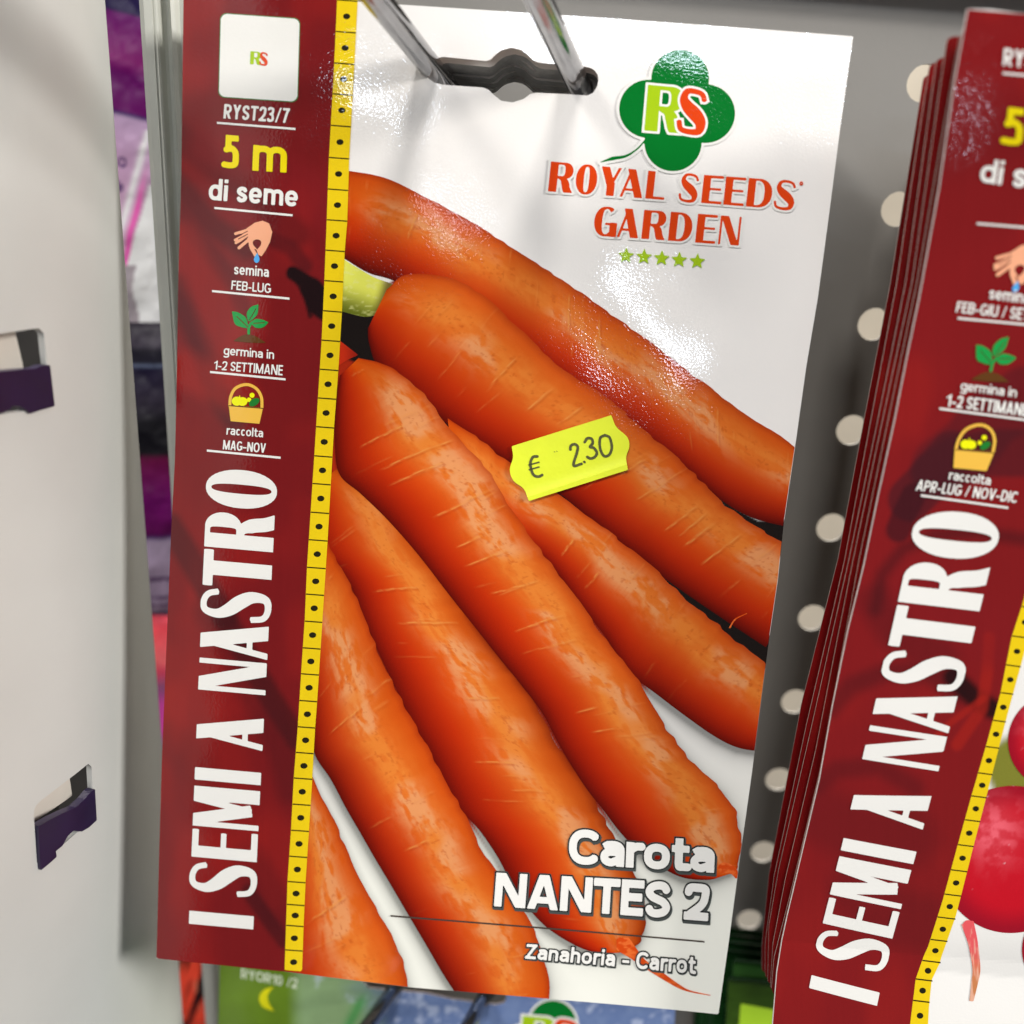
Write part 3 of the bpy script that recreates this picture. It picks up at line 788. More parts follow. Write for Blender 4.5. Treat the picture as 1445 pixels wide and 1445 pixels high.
def carrot_color(k, T, S, px, py, wpx, lpx):
    rg = np.random.RandomState(k * 13); hc, hw, hs, dl, dh = LOOK[k]
    U = T * lpx
    base = np.zeros(S.shape + (3,))
    stops = [(0, (132, 16, 5)), (.10, (158, 26, 5)), (.28, (186, 42, 6)), (.48, (202, 62, 8)), (.64, (208, 80, 14)), (.80, (204, 82, 18)), (.93, (200, 74, 14)), (1, (172, 50, 10))]
    for q in range(3): base[..., q] = np.interp(S, [s[0] for s in stops], [lin(s[1], 1.28)[q] for s in stops])
    base = base * np.array([1, 1, .55])
    big = fbm(U / 90, S * 2.2, k, 3)
    base = base * (.90 + .20 * big)[..., None]
    streak = .5 * fbm(U / 2.6, S * 4.0 + U / 80, k + 2, 2) + .5 * fbm(U / 26, S * wpx / 3.0, k + 3, 2)
    blot = fbm(U / 20, S * wpx / 8, k + 4, 4)
    wob = (vn(U / 60, 0 * U, k + 5) - .5) * .10
    pinch = sstep(0, .10, T) * (1 - sstep(.93, 1.0, T))
    band = np.exp(-((S - hc - wob) / hw) ** 2) * pinch
    gl = np.clip(band * (.55 + .9 * streak) * (0.65 + .8 * sstep(.30, .62, blot)), 0, 1.25) * hs
    wide = np.exp(-((S - hc - wob) / (hw * 1.9)) ** 2) * .30 * pinch
    base = mixc(base, lin((222, 128, 56), 1.25), np.clip(wide * 1.2 + gl * .62, 0, 1))
    patch = sstep(.38, .62, fbm(U / 75, S * 2.5, k + 1, 2)) * np.clip(band * 1.2, 0, 1)
    base = mixc(base, lin((232, 172, 140), 1.25), np.clip(patch * hs * (.45 + .7 * streak) * sstep(.30, .6, blot), 0, .46))
    # pits and flaked skin where the light catches
    pit = sstep(.66, .74, fbm(U / 5.5, S * wpx / 4.0, k + 6, 3)) * band
    base = mixc(base, lin((170, 62, 18)), pit * .40)
    # growth rings and scars running across
    lst = list(CRK.get(k, [])) + [(rg.rand(), a, min(1, a + .08 + .3 * rg.rand())) for a in [rg.rand() * .85 for _ in range(NCR[k])]]
    for j, (t0, a, b) in enumerate(lst):
        amp = (.85 if j < len(CRK.get(k, [])) else .18 + .25 * rg.rand())
        sl = rg.uniform(-.2, .9) * 11; ph = rg.rand() * 9
        u0 = t0 * lpx + (S - (a + b) / 2) * sl + 1.2 * np.sin(S * 7 + ph) + 1.6 * (vn(S * 14, S * 0 + j, 3) - .5)
        m = sstep(a - .03, a + .06, S) * (1 - sstep(b - .06, b + .03, S)) * (.45 + .55 * sstep(.25, .6, vn(S * 22, S * 0 + j * 3.3, 5)))
        d = U - u0
        base = mixc(base, lin((228, 148, 82), 1.25), np.clip(np.exp(-(d / 1.15) ** 2) * m * amp * (.25 + .75 * sstep(.1, .5, S)), 0, .9))
        base = mixc(base, lin((150, 40, 8)), np.clip(np.exp(-((d - 3.2) / 1.7) ** 2) * m * amp * .38, 0, 1))
    # the studio shade printed in the picture, low side and where a root lies under another
    base = base * (1 - .62 * dl * np.exp(-S / .14))[..., None] * (1 - .62 * dh * np.exp(-(1 - S) / .13))[..., None]
    return np.clip(base * np.array([.82, .77, .60]), 0, .9)


def carrot_mesh(k, st=1.75):
    rows = np.array(CAR[k], float); Lf = cr(rows[:, :2], 10); Rt = cr(rows[:, 2:], 10)
    mid = (Lf + Rt) / 2; s = np.concatenate([[0], np.cumsum(np.hypot(*np.diff(mid, axis=0).T))]); Ln = s[-1]
    wpx = np.median(np.hypot(*(Lf - Rt).T))
    nt = int(Ln / st); ns = int(wpx / st); tt = np.linspace(0, Ln, nt)
    Lx, Ly, Rx, Ry = [np.interp(tt, s, a) for a in (Lf[:, 0], Lf[:, 1], Rt[:, 0], Rt[:, 1])]
    sk = np.linspace(0, 1, ns); T, S = np.meshgrid(tt / Ln, sk, indexing='ij')
    jag = 1 + .006 * (vn(tt / 12, tt * 0, k) - .5)
    PX = Lx[:, None] * (1 - S) + Rx[:, None] * S * jag[:, None]; PY = Ly[:, None] * (1 - S) + Ry[:, None] * S
    col = carrot_color(k, T, S, PX, PY, wpx, Ln)
    D = poly_field(PX, PY, OUT1) + .6
    D = np.maximum(D, (420 - (PY - 1000) * .06) - PX)
    ins = D < 0; idx = np.cumsum(ins.ravel()).reshape(ins.shape) - 1
    # clip by the sheet's outline through the cell routine, keeping colours by nearest position
    V2, Fc = cells(PX, PY, D); n0 = int(ins.sum()); c = np.zeros((len(V2), 3)); c[:n0] = col[ins]
    if len(V2) > n0:
        ii = np.nonzero(ins & ~(np.roll(ins, 1, 0) & np.roll(ins, -1, 0) & np.roll(ins, 1, 1) & np.roll(ins, -1, 1)))
        bp = np.stack([PX[ii], PY[ii]], 1); bc = col[ii]
        for q in range(n0, len(V2)):
            c[q] = bc[np.argmin(((bp - V2[q]) ** 2).sum(1))]
    return V2, Fc, c


def outline_of(k):
    rows = np.array(CAR[k], float); return np.concatenate([rows[:, :2], rows[::-1, 2:]])


DARKGAP = [np.array([(478, 430), (536, 446), (560, 470), (600, 575), (720, 640), (835, 722), (900, 766), (1000, 848), (1090, 900), (1084, 945), (1040, 915), (1000, 890), (900, 810), (780, 720), (650, 640), (580, 580), (520, 520), (478, 500)]),
           np.array([(1000, 690), (1035, 715), (1070, 735), (1112, 735), (1110, 790), (1060, 760)])]


def white_base(px, py):
    n = fbm(px / 260, py / 260, 1, 2)
    c = mixc(np.broadcast_to(lin((214, 210, 206)), px.shape + (3,)), lin((222, 216, 204)), sstep(900, 1300, py) * .8)
    c = c * (1.0 + .02 * (n - .5))[..., None]
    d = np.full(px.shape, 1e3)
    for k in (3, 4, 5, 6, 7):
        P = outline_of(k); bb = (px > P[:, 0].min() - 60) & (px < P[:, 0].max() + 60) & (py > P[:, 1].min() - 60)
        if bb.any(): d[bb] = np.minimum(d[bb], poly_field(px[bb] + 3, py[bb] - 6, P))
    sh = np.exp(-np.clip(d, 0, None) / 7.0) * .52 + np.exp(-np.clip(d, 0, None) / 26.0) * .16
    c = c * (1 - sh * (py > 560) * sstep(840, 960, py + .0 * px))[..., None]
    ds = []
    for k in CAR:
        ds.append(poly_field(px, py, outline_of(k)))
    ds = np.sort(np.array(ds), 0)
    c = mixc(c, lin((118, 26, 8)), sstep(7, 3, ds[1]) * sstep(9, 4, ds[0]))
    c = np.where(((px < 508) & (py > 480) & (py < 700))[..., None], lin((150, 34, 10)), c)
    for P in DARKGAP:
        c = mixc(c, lin((22, 16, 14)), sstep(3, -1, poly_field(px, py, P)))
    return c


def maroon(px, py, strokes, base=(104, 19, 21)):
    c = np.broadcast_to(lin(base), px.shape + (3,)).copy()
    c = mixc(c, lin((128, 24, 22)), sstep(.45, .75, fbm(px / 70, py / 110, 8, 2)) * .6)
    for P, w, colr, a, soft in strokes:
        k_ = 1 if sum(colr) < 70 else 1.55
        d = seg_field(px, py, P, w * k_); c = mixc(c, lin(colr), np.clip(sstep(soft * k_, -soft * .5, d) * a * (1.1 if k_ == 1 else .85), 0, 1))
    fib = fbm(px / 3, py / 90, 9, 2); c = c * (.97 + .06 * fib)[..., None]
    return c


DK, BLK, RED = (58, 16, 20), (24, 10, 12), (146, 28, 20)
GH1 = [([(236, 180), (300, 230), (352, 268), (420, 330)], 9, DK, .55, 10), ([(244, 250), (300, 318), (350, 352)], 7, DK, .7, 8), ([(250, 300), (290, 350), (330, 400), (345, 440)], 6, DK, .5, 7),
       ([(248, 400), (262, 440), (285, 490), (310, 560), (330, 590)], 8, DK, .75, 9), ([(300, 200), (400, 250), (470, 300)], 16, (112, 22, 26), .6, 16), ([(370, 330), (410, 350), (430, 375)], 5, DK, .7, 6),
       ([(414, 386), (440, 402), (462, 420)], 9, BLK, .95, 4), ([(440, 408), (450, 430), (458, 436)], 15, BLK, .95, 4), ([(410, 380), (432, 420), (438, 446)], 2.5, BLK, .8, 3),
       ([(252, 340), (300, 420), (330, 520)], 14, RED, .35, 12), ([(256, 520), (300, 540), (340, 560)], 12, RED, .5, 14),
       ([(240, 740), (262, 775), (285, 815), (318, 870)], 9, DK, .8, 7), ([(318, 870), (352, 930), (384, 985), (420, 1040)], 8, (50, 16, 18), .8, 7), ([(300, 860), (340, 930), (376, 1000), (404, 1060), (416, 1110)], 12, DK, .5, 12),
       ([(234, 1040), (262, 1060), (290, 1100)], 12, DK, .35, 14), ([(352, 1256), (376, 1290), (402, 1326)], 5, (50, 14, 18), .75, 5), ([(352, 1210), (400, 1290)], 12, DK, .4, 12), ([(240, 950), (300, 1050), (330, 1180)], 22, RED, .25, 20)]

STR_L = [(475.8, -14), (475.3, 0), (470.3, 109.6), (464, 221.7), (461, 310), (457.8, 397), (454, 482), (449, 561.5), (444, 643.5), (439, 722.8), (434, 800), (431, 872.6), (426, 948), (421.3, 1024), (415.5, 1098.6), (411.8, 1169.4), (406.9, 1240.2), (404.7, 1303.4), (402.6, 1366.5)]
STR_R = [(505.3, -14), (504.4, 0), (500, 89.7), (492.7, 224), (490, 312.7), (486.5, 354.8), (482.8, 439.5), (477.8, 521.7), (471.8, 604), (469.5, 645.8), (463, 762), (455.8, 875.5), (448.5, 988.8), (445.6, 1027), (441.7, 1098.6), (437, 1171), (432.4, 1240), (429.4, 1305), (427.2, 1368.5)]
TICK1 = [-1, 43.8, 88.4, 132, 176.6, 222, 266.6, 310, 353, 396, 438.5, 480, 521, 561.5, 602, 643, 682, 722.3, 761, 799.8, 837.5, 875.5, 913, 949.5, 987, 1024, 1060, 1096, 1132.7, 1169.4, 1206, 1241.6, 1273.8, 1303.4, 1338]


def interp_x(P, y):
    return np.interp(y, [p[1] for p in P], [p[0] for p in P])


def seed_tape(fr, parent, SL, SRt, ticks, slope, layer, dot=1.0):
    poly_obj(fr, parent, 'yellow_border', SL + SRt[::-1], None, layer, 2.5, lambda a, b: np.broadcast_to(np.array([.88, .62, .008]), a.shape + (3,)) * (.96 + .06 * fbm(a / 20, b / 20, 3))[..., None])
    def fld(X, Y, marks):
        D = np.full(X.shape, 1e3)
        for p, q, r in marks: D = np.minimum(D, seg_field(X, Y, [p, q], r, True))
        return D
    V_, F_ = [], []; n = 0
    for i, t in enumerate(ticks):
        l, r = interp_x(SL, t), interp_x(SRt, t); dy = slope * (r - l)
        P = [(l + .3, t - .9), (r - .3, t - .9 + dy), (r - .3, t + .9 + dy), (l + .3, t + .9)]
        V_ += P; F_.append([n + 3, n + 2, n + 1, n]); n += 4
    link('tape_line', flat_print('tape_line', fr, np.array(V_, float), [f[::-1] for f in F_], layer + 1, ink((40, 34, 10))), parent, None, True)
    V_, F_ = [], []; n = 0
    tk = list(ticks) + [ticks[-1] + (ticks[-1] - ticks[-2]) * .95]
    for a, b in zip(tk[:-1], tk[1:]):
        m = (a + b) / 2; l, r = interp_x(SL, m), interp_x(SRt, m); cx, cy = (l + r) / 2, m + slope * (r - l) / 2
        for k in range(16):
            an = k * math.tau / 16; V_.append((cx + 5.1 * dot * math.cos(an), cy + 4.1 * dot * math.sin(an)))
        F_.append(list(range(n, n + 16))); n += 16
    link('tape_dot', flat_print('tape_dot', fr, np.array(V_, float), F_, layer + 1, ink((30, 28, 14))), parent, None, True)


M_BODY = [M_PRINT, M_PAPER]


def sheet(fr, fieldf, box, st, thick, colf, name, parent, mats=None, lift=0.0):
    X, Y = grid(*box, st); V2, Fc = cells(X, Y, fieldf(X, Y))
    to = lambda a, b, w: fr.P(a, b, w + lift)
    me = solid(V2, Fc, thick, to, mats or M_BODY, colf, name)
    return link(name, me, parent)


pk = thing('seed_packet', 'carrot seed packet with a yellow price sticker hanging at the front', 'seed packet', f1.mat())
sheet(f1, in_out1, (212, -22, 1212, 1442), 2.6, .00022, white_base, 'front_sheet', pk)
X, Y = grid(205, -20, 1216, 1446, 9)
for k, ly in ((1, 3), (2, 5), (4, 6), (7, 6), (5, 7), (6, 9), (3, 10)):
    V2, Fc, c = carrot_mesh(k)
    me = make_mesh('printed_carrot', f1.P(V2[:, 0], V2[:, 1], LZ * ly), Fc, [M_PRINT], c); link('printed_carrot', me, pk)


def stem_col(px, py):
    t = sstep(366, 446, py - (px - 485) * .35); c = mixc(np.broadcast_to(lin((206, 206, 84)), px.shape + (3,)), lin((74, 84, 12)), sstep(.25, 1.1, t))
    c = mixc(c, lin((206, 206, 130)), sstep(.55, .75, fbm(px / 8, py / 3, 3, 3)) * .5)
    return mixc(c, lin((70, 40, 20)), sstep(530, 548, px + .3 * (py - 404)) * .85)


poly_obj(f1, pk, 'printed_stem', cr([(470, 352), (487, 367), (508, 380), (529, 392), (556, 402), (566, 414), (556, 430), (533, 443), (514, 447), (484, 440), (466, 436)], 5), None, 4, 1.6, stem_col)
poly_obj(f1, pk, 'printed_root', [(476, 478), (484, 484), (506, 501), (492, 507), (478, 516), (470, 516)], None, 9, 1.6, lambda a, b: mixc(np.broadcast_to(lin((176, 40, 14)), a.shape + (3,)), lin((120, 20, 12)), sstep(480, 510, a)))


def tip(name, P, ws, ly):
    P = cr(P, 6); ws = np.interp(np.linspace(0, 1, len(P)), np.linspace(0, 1, len(ws)), ws)
    b = (P[:, 0].min() - 10, P[:, 1].min() - 10, P[:, 0].max() + 10, P[:, 1].max() + 10)
    shape_obj(f1, pk, name, lambda X, Y: np.maximum(seg_field(X, Y, P.tolist(), list(ws)), poly_field(X, Y, OUT1) + .5), b, None, ly, 1.1,
              lambda a, b_: mixc(np.broadcast_to(lin((186, 62, 12)), a.shape + (3,)), lin((206, 96, 40)), sstep(.4, .7, fbm(a / 6, b_ / 4, 2))))


tip('printed_root', [(880, 1334), (893, 1346), (908, 1360), (936, 1379), (958, 1393), (974, 1400), (1004, 1406)], [12, 8, 5, 4, 2.6, 1.2, .5], 11)
tip('printed_root', [(1022, 1226), (1034, 1229), (1040, 1238)], [8, 6, 3], 11)
tip('printed_root', [(1030, 886), (1038, 874), (1054, 866)], [1.0, 1.0, .6], 11)

# maroon strip with darkened roots showing through
MAR = [p for p in left1] + [(403, 1369.6)] + STR_L[::-1]
MARo = [(258.2, -14)] + [(x + .4, y) for x, y in left1[1:-1]] + [(222, 1350.4), (402.8, 1369)] + STR_L[::-1]
poly_obj(f1, pk, 'maroon_strip', MARo, None, 12, 2.6, lambda a, b: maroon(a, b, GH1))
seed_tape(f1, pk, STR_L, STR_R, TICK1, .075, 13)

# --- writing of the strip
OR = M_WHITE


def nastro(fr, parent, conv):
    """the tall lettering read upwards; conv maps first-packet pixels to this packet's"""
    xc = lambda y: 268.3 + .0404 * (1301 - y); xb = lambda y: 358.6 + .0517 * (1309 - y)
    rows = [('I', 1304.9, 1286.4, 1), ('S', 1260.2, 1216.5, 0), ('E', 1210.3, 1171.5, 0), ('M', 1166.3, 1110.3, 0), ('I', 1101.9, 1084.4, 1), ('A', 1054.2, 1006.9, 0), ('N', 975.5, 930.5, 0), ('A', 926.3, 877.5, 0),
            ('S', 874.6, 832.4, 0), ('T', 827.8, 778.4, 0), ('R', 774.6, 723.6, 0), ('O', 717.0, 663.0, 0)]
    for ch, ya, yb, stem in rows:
        ym = (ya + yb) / 2; hgt = xb(ym) - xc(ym); Wd = (ya - yb) / hgt
        S = stress(ch, Wd, Wd if stem else min(.21, Wd * .42), .075)
        q = []
        for (yy, xf, sg) in ((ya, xc, -1), (yb, xc, -1), (yb, xb, 1), (ya, xb, 1)):
            x = xf(ym + 0 * yy) + (yy - ym) * -.045; xm = (xc(ym) + xb(ym)) / 2
            q.append(conv(x, yy + .088 * (x - xm)))
        o = .012 if ch in 'SO' else 0
        text_obj(fr, parent, ch, q, M_WHITE, strokes=S, box=(0, o, Wd, 1 - o), layer=18, name='printed_letter')


nastro(f1, pk, lambda x, y: (x, y))


def line(fr, parent, p, q, w=3.0, m=None, layer=18):
    dx, dy = q[0] - p[0], q[1] - p[1]; n = max(2, int(math.hypot(dx, dy) / 12)); V = []
    for i in range(n + 1):
        x, y = p[0] + dx * i / n, p[1] + dy * i / n; V += [(x, y - w / 2), (x, y + w / 2)]
    Fc = [[2 * i, 2 * i + 1, 2 * i + 3, 2 * i + 2] for i in range(n)]
    me = make_mesh('printed_line', fr.P(np.array(V)[:, 0], np.array(V)[:, 1], LZ * layer), Fc, [m or M_WHITE]); link('printed_line', me, parent)


A1 = lambda P: Z(4.014, 200, 0, P)
A2 = lambda P: Z(4.014, 200, 290, P)
YEL = ink((232, 196, 10))
T = text_obj
T(f1, pk, 'RYST23/7', A1([(468, 588), (838, 613), (830, 698), (462, 670)]), M_WHITE, .17, .09)
T(f1, pk, '5', A1([(458, 765), (552, 773), (549, 957), (450, 950)]), YEL, .18)
T(f1, pk, 'm', A1([(632, 822), (822, 838), (818, 978), (626, 966)]), YEL, .18)
T(f1, pk, 'di seme', A1([(388, 1012), (887, 1052), (882, 1172), (380, 1132)]), M_WHITE, .18)
T(f1, pk, 'semina', A2([(527, 332), (722, 348), (720, 406), (525, 390)]), M_WHITE, .155)
T(f1, pk, 'FEB-LUG', A2([(512, 425), (735, 443), (733, 498), (508, 476)]), M_WHITE, .155)
T(f1, pk, 'germina in', A2([(470, 795), (752, 820), (750, 886), (466, 860)]), M_WHITE, .155)
T(f1, pk, '1-2 SETTIMANE', A2([(415, 878), (803, 905), (800, 963), (410, 928)]), M_WHITE, .155)
T(f1, pk, 'raccolta', A2([(487, 1247), (692, 1264), (690, 1313), (483, 1297)]), M_WHITE, .155)
T(f1, pk, 'MAG-NOV', A2([(467, 1328), (707, 1348), (703, 1401), (463, 1380)]), M_WHITE, .155)
for cv_, a, b in ((A1, (425, 695), (870, 730)), (A1, (412, 1178), (855, 1220)), (A2, (400, 485), (838, 528)), (A2, (390, 943), (817, 985)), (A2, (373, 1387), (790, 1428))):
    p, q = cv_([a, b]); line(f1, pk, p, q)

# --- the white label (its square code is left out), with the small monogram
GRN, LIME, RORG = ink((0, 100, 32)), ink((146, 176, 20)), ink((196, 58, 12))
LB = A1([(447, 72), (893, 103), (880, 578), (436, 548)])


def rquad(P, inset, rad):
    P = np.array(P, float); c = P.mean(0); Q = c + (P - c) * (1 - (inset + rad) / np.abs(P - c).max())
    return lambda X, Y: poly_field(X, Y, Q) - rad


for ins_, m_, ly in ((0, ink((70, 110, 60)), 17), (1.3, M_WHITE, 18)):
    shape_obj(f1, pk, 'white_label', rquad(LB, ins_, 9), (305, 12, 428, 150), m_, ly, 1.2)


def monogram(fr, parent, q, layer, halo):
    """lime R and red S overlapping, in the display face"""
    (x0, y0), (x1, y1), (x2, y2), (x3, y3) = q
    def sub(a, b): return [(x0 + (x1 - x0) * a, y0 + (y1 - y0) * a), (x0 + (x1 - x0) * b, y0 + (y1 - y0) * b), (x3 + (x2 - x3) * b, y3 + (y2 - y3) * b), (x3 + (x2 - x3) * a, y3 + (y2 - y3) * a)]
    o1 = [(halo, M_WHITE, layer, None)] if halo else None; o2 = [(halo, M_WHITE, layer + 2, None)] if halo else None
    T(fr, parent, 'R', sub(0, .64), LIME, strokes=stress('R', .80, .27, .09), box=(0, 0, .80, 1), layer=layer + 1, outline=o1, name='logo_letter')
    T(fr, parent, 'S', sub(.53, 1), RORG, strokes=stress('S', .62, .27, .10), box=(0, 0, .62, 1), layer=layer + 3, outline=o2, name='logo_letter')


monogram(f1, pk, A1([(615, 288), (714, 298), (712, 372), (612, 362)]), 19, 0)


# --- pictograms
def hand(fr, parent, cv_):
    sk, bl = ink((236, 152, 118)), ink((74, 150, 206))
    c = lambda P: cv_(P)
    palm = np.array(c([(598, 128), (640, 98), (685, 86), (722, 102), (740, 150), (728, 205), (703, 255), (680, 288), (662, 280), (650, 250), (608, 232), (606, 200), (600, 176), (560, 160)]))
    hole = np.array(cr(c([(655, 250), (632, 222), (632, 202), (652, 192), (674, 200), (676, 222), (655, 250)]), 5))
    fing = [c(s) for s in ([(625, 132), (532, 160)], [(618, 150), (530, 196)], [(618, 168), (534, 212)], [(616, 186), (552, 240)], [(614, 200), (622, 240), (648, 284)])]
    wd_ = [2.0, 1.9, 1.8, 2.2, 2.6]
    k = abs(fing[0][0][0] - fing[0][1][0]) / (93 / 4.014)
    def fld(X, Y):
        D = poly_field(X, Y, palm)
        for s, w in zip(fing, wd_): D = np.minimum(D, seg_field(X, Y, s, w * k))
        for g in ([(600, 146), (546, 172)], [(600, 163), (548, 190)], [(602, 178), (556, 212)]):
            D = np.maximum(D, -seg_field(X, Y, c(g), .55 * k))
        return np.maximum(D, -poly_field(X, Y, hole))
    xs = [p[0] for p in palm]; ys = [p[1] for p in palm]
    shape_obj(fr, parent, 'hand_icon', fld, (min(xs) - 20 * k, min(ys) - 6, max(xs) + 6, max(ys) + 14), sk, 18, .7)
    d = c([(655, 268), (668, 300), (664, 318), (652, 326), (640, 318), (637, 300)])
    poly_obj(fr, parent, 'drop_icon', cr(d + [d[0]], 4), bl, 19, .6)


def sprout(fr, parent, cv_):
    g = ink((28, 136, 62)); c = cv_
    leaves = [cr(c([(512, 600), (548, 606), (590, 634), (603, 672), (600, 694), (562, 688), (528, 668), (512, 600)]), 5), cr(c([(663, 560), (622, 574), (598, 606), (600, 640), (614, 656), (650, 626), (660, 600), (663, 560)]), 5), cr(c([(720, 662), (688, 648), (650, 642), (632, 656), (628, 676), (652, 694), (690, 690), (720, 662)]), 5)]
    stm = c([(608, 724), (608, 690), (620, 668), (640, 655)]); stm2 = c([(610, 700), (598, 676)])
    vein = [c([(540, 628), (604, 690)]), c([(650, 584), (612, 648)]), c([(698, 664), (636, 668)])]
    def fld(X, Y):
        D = np.minimum(seg_field(X, Y, stm, 2.0), seg_field(X, Y, stm2, 1.6))
        for l in leaves: D = np.minimum(D, poly_field(X, Y, l))
        for v in vein: D = np.maximum(D, -seg_field(X, Y, v, .5))
        return D
    p = np.concatenate(leaves); shape_obj(fr, parent, 'sprout_icon', fld, (p[:, 0].min() - 3, p[:, 1].min() - 3, p[:, 0].max() + 3, p[:, 1].max() + 14), g, 18, .7)
    poly_obj(fr, parent, 'soil_icon', cr(c([(520, 768), (560, 742), (600, 730), (650, 742), (690, 768), (700, 778), (600, 776), (520, 768)]), 4), ink((86, 52, 22)), 18, .8)


def basket(fr, parent, cv_):
    c = cv_; tan = ink((214, 168, 66)); ylw, grn2 = ink((246, 222, 16)), ink((30, 110, 40))
    arc = cr(c([(502, 1132), (508, 1080), (536, 1034), (596, 1014), (650, 1036), (680, 1084), (684, 1142)]), 6).tolist()
    body = c([(496, 1130), (690, 1146), (670, 1236), (507, 1221)]); inner = cr(c([(508, 1132), (514, 1080), (545, 1036), (598, 1022), (646, 1042), (674, 1086), (678, 1142)]), 5)
    b = (min(p[0] for p in body) - 5, min(p[1] for p in arc) - 5, max(p[0] for p in body) + 5, max(p[1] for p in body) + 4)
    shape_obj(fr, parent, 'basket_icon', lambda X, Y: seg_field(X, Y, arc, 2.1), b, tan, 18, .7)
    poly_obj(fr, parent, 'basket_icon', body, tan, 20, .8)
    l = c([(496, 1133), (690, 1149)]); line(fr, parent, l[0], l[1], 1.2, ink((50, 30, 10)), 21)
    e = c([(558, 1108), (640, 1112), (628, 1075), (611, 1100), (558, 1082)])
    def fruit(X, Y):
        D = np.minimum(circ(X, Y, e[0][0] - 4, e[0][1], 7.2, 6.4), circ(X, Y, e[0][0] + 4, e[0][1] + .5, 7, 6.2))
        D = np.minimum(D, np.minimum(circ(X, Y, e[2][0], e[2][1], 3.6), circ(X, Y, e[3][0], e[3][1], 3.1)))
        return np.minimum(D, seg_field(X, Y, [(e[4][0], e[4][1] - 1), (e[4][0], e[4][1] + 4)], .7))
    shape_obj(fr, parent, 'fruit_icon', fruit, b, ylw, 19, .6)
    shape_obj(fr, parent, 'fruit_icon', lambda X, Y: circ(X, Y, e[1][0], e[1][1] + .5, 8.2, 4.9, -.55), b, grn2, 19.5, .6)


hand(f1, pk, A2); sprout(f1, pk, A2); basket(f1, pk, A2)

# --- clover mark, name and stars
B1 = lambda P: Z(3.0104, 740, 40, P)
PET = [(660, 218, 122), (525, 345, 123), (768, 366, 124), (630, 488, 121), (648, 352, 118)]


def clover(fr, parent, cv_, k, layer):
    pt = [(*cv_([(x, y)])[0], r / 3.0104 * k) for x, y, r in PET]
    stem = cr(cv_([(512, 478), (478, 515), (430, 545), (375, 555), (322, 571)]), 6).tolist(); ws = np.interp(np.linspace(0, 1, len(stem)), [0, .3, .75, 1], [1.0, 1.2, 2.6, .5]) * k
    b = (min(p[0] for p in stem) - 8 * k, pt[0][1] - 50 * k, pt[2][0] + 50 * k, pt[3][1] + 50 * k)
    def fld(X, Y):
        D = seg_field(X, Y, stem, list(ws))
        for x, y, r in pt: D = np.minimum(D, np.hypot(X - x, Y - y) - r)
        return D
    shape_obj(fr, parent, 'logo_outline', lambda X, Y: fld(X, Y) - 3.8 * k, b, M_WHITE, layer, 1.5 * k)
    shape_obj(fr, parent, 'clover_logo', fld, b, GRN, layer + 1, 1.3 * k)


clover(f1, pk, B1, 1.0, 14)
monogram(f1, pk, B1([(524, 243), (775, 268), (765, 458), (508, 437)]), 16, .05)


def display(fr, parent, word, cv_, xs, cap, base_, layer=16):
    """word in the display face; xs are letter spans along the base line; cap/base_ give y at x"""
    for ch, (a, b) in zip(word, xs):
        lean = -13
        q = cv_([(a - lean, cap(a - lean)), (b - lean, cap(b - lean)), (b, base_(b)), (a, base_(a))])
        Wd = (b - a) / (base_(a) - cap(a)); S = stress(ch, Wd, min(.27, Wd * .42), .075); o = .012 if ch in 'SGO' else 0
        T(fr, parent, ch, q, RORG, strokes=S, box=(0, o, Wd, 1 - o), layer=layer + 1, outline=[(.075, M_WHITE, layer, None)], name='printed_letter')


lf = lambda x0, y0, x1, y1: (lambda x: y0 + (y1 - y0) * (x - x0) / (x1 - x0))
display(f1, pk, 'ROYAL', B1, [(100, 202), (212, 302), (312, 405), (402, 502), (512, 592)], lf(113, 567, 560, 610), lf(100, 694, 592, 731))
display(f1, pk, 'SEEDS', B1, [(650, 732), (748, 833), (842, 928), (938, 1043), (1052, 1143)], lf(662, 618, 1143, 652), lf(650, 736, 1140, 775))
display(f1, pk, 'GARDEN', B1, [(290, 388), (390, 484), (495, 595), (608, 705), (723, 806), (820, 908)], lf(300, 757, 918, 803), lf(290, 880, 910, 925))
s_ = B1([(1173, 661)])[0]
shape_obj(f1, pk, 'printed_mark', lambda X, Y: np.abs(np.hypot(X - s_[0], Y - s_[1]) - 1.9) - .8, (s_[0] - 5, s_[1] - 5, s_[0] + 5, s_[1] + 5), RORG, 17, .5)
for cx, cy in ((431, 967), (507, 972), (582, 978), (656, 985), (733, 991)):
    P = [(cx + (36 if k % 2 == 0 else 16) * math.sin(k * math.pi / 5 + .06), cy - (36 if k % 2 == 0 else 16) * math.cos(k * math.pi / 5 + .06)) for k in range(10)]
    poly_obj(f1, pk, 'star_mark', B1(P), LIME, 16, .8)

# --- the name of the plant
C1 = lambda P: Z(2.779, 540, 1040, P)
BK, GY = ink((20, 22, 22)), ink((62, 66, 64))
for txt, q, wt in (('Carota', [(733, 362), (1304, 402), (1298, 535), (728, 498)], .225), ('NANTES 2', [(446, 530), (1284, 580), (1277, 725), (436, 662)], .225)):
    T(f1, pk, txt, C1(q), M_WHITE, wt, .045, layer=20, outline=[(.045, GY, 17, (.03, -.065)), (.032, BK, 18, None)])
T(f1, pk, 'Zanahoria - Carrot', C1([(566, 812), (1232, 862), (1228, 932), (558, 868)]), M_WHITE, .19, .10, layer=20, outline=[(.08, GY, 18, (.03, -.05)), (.055, BK, 19, None)])
p, q = C1([(32, 697), (1263, 806)]); line(f1, pk, p, q, 2.3, ink((60, 50, 44)), 16)

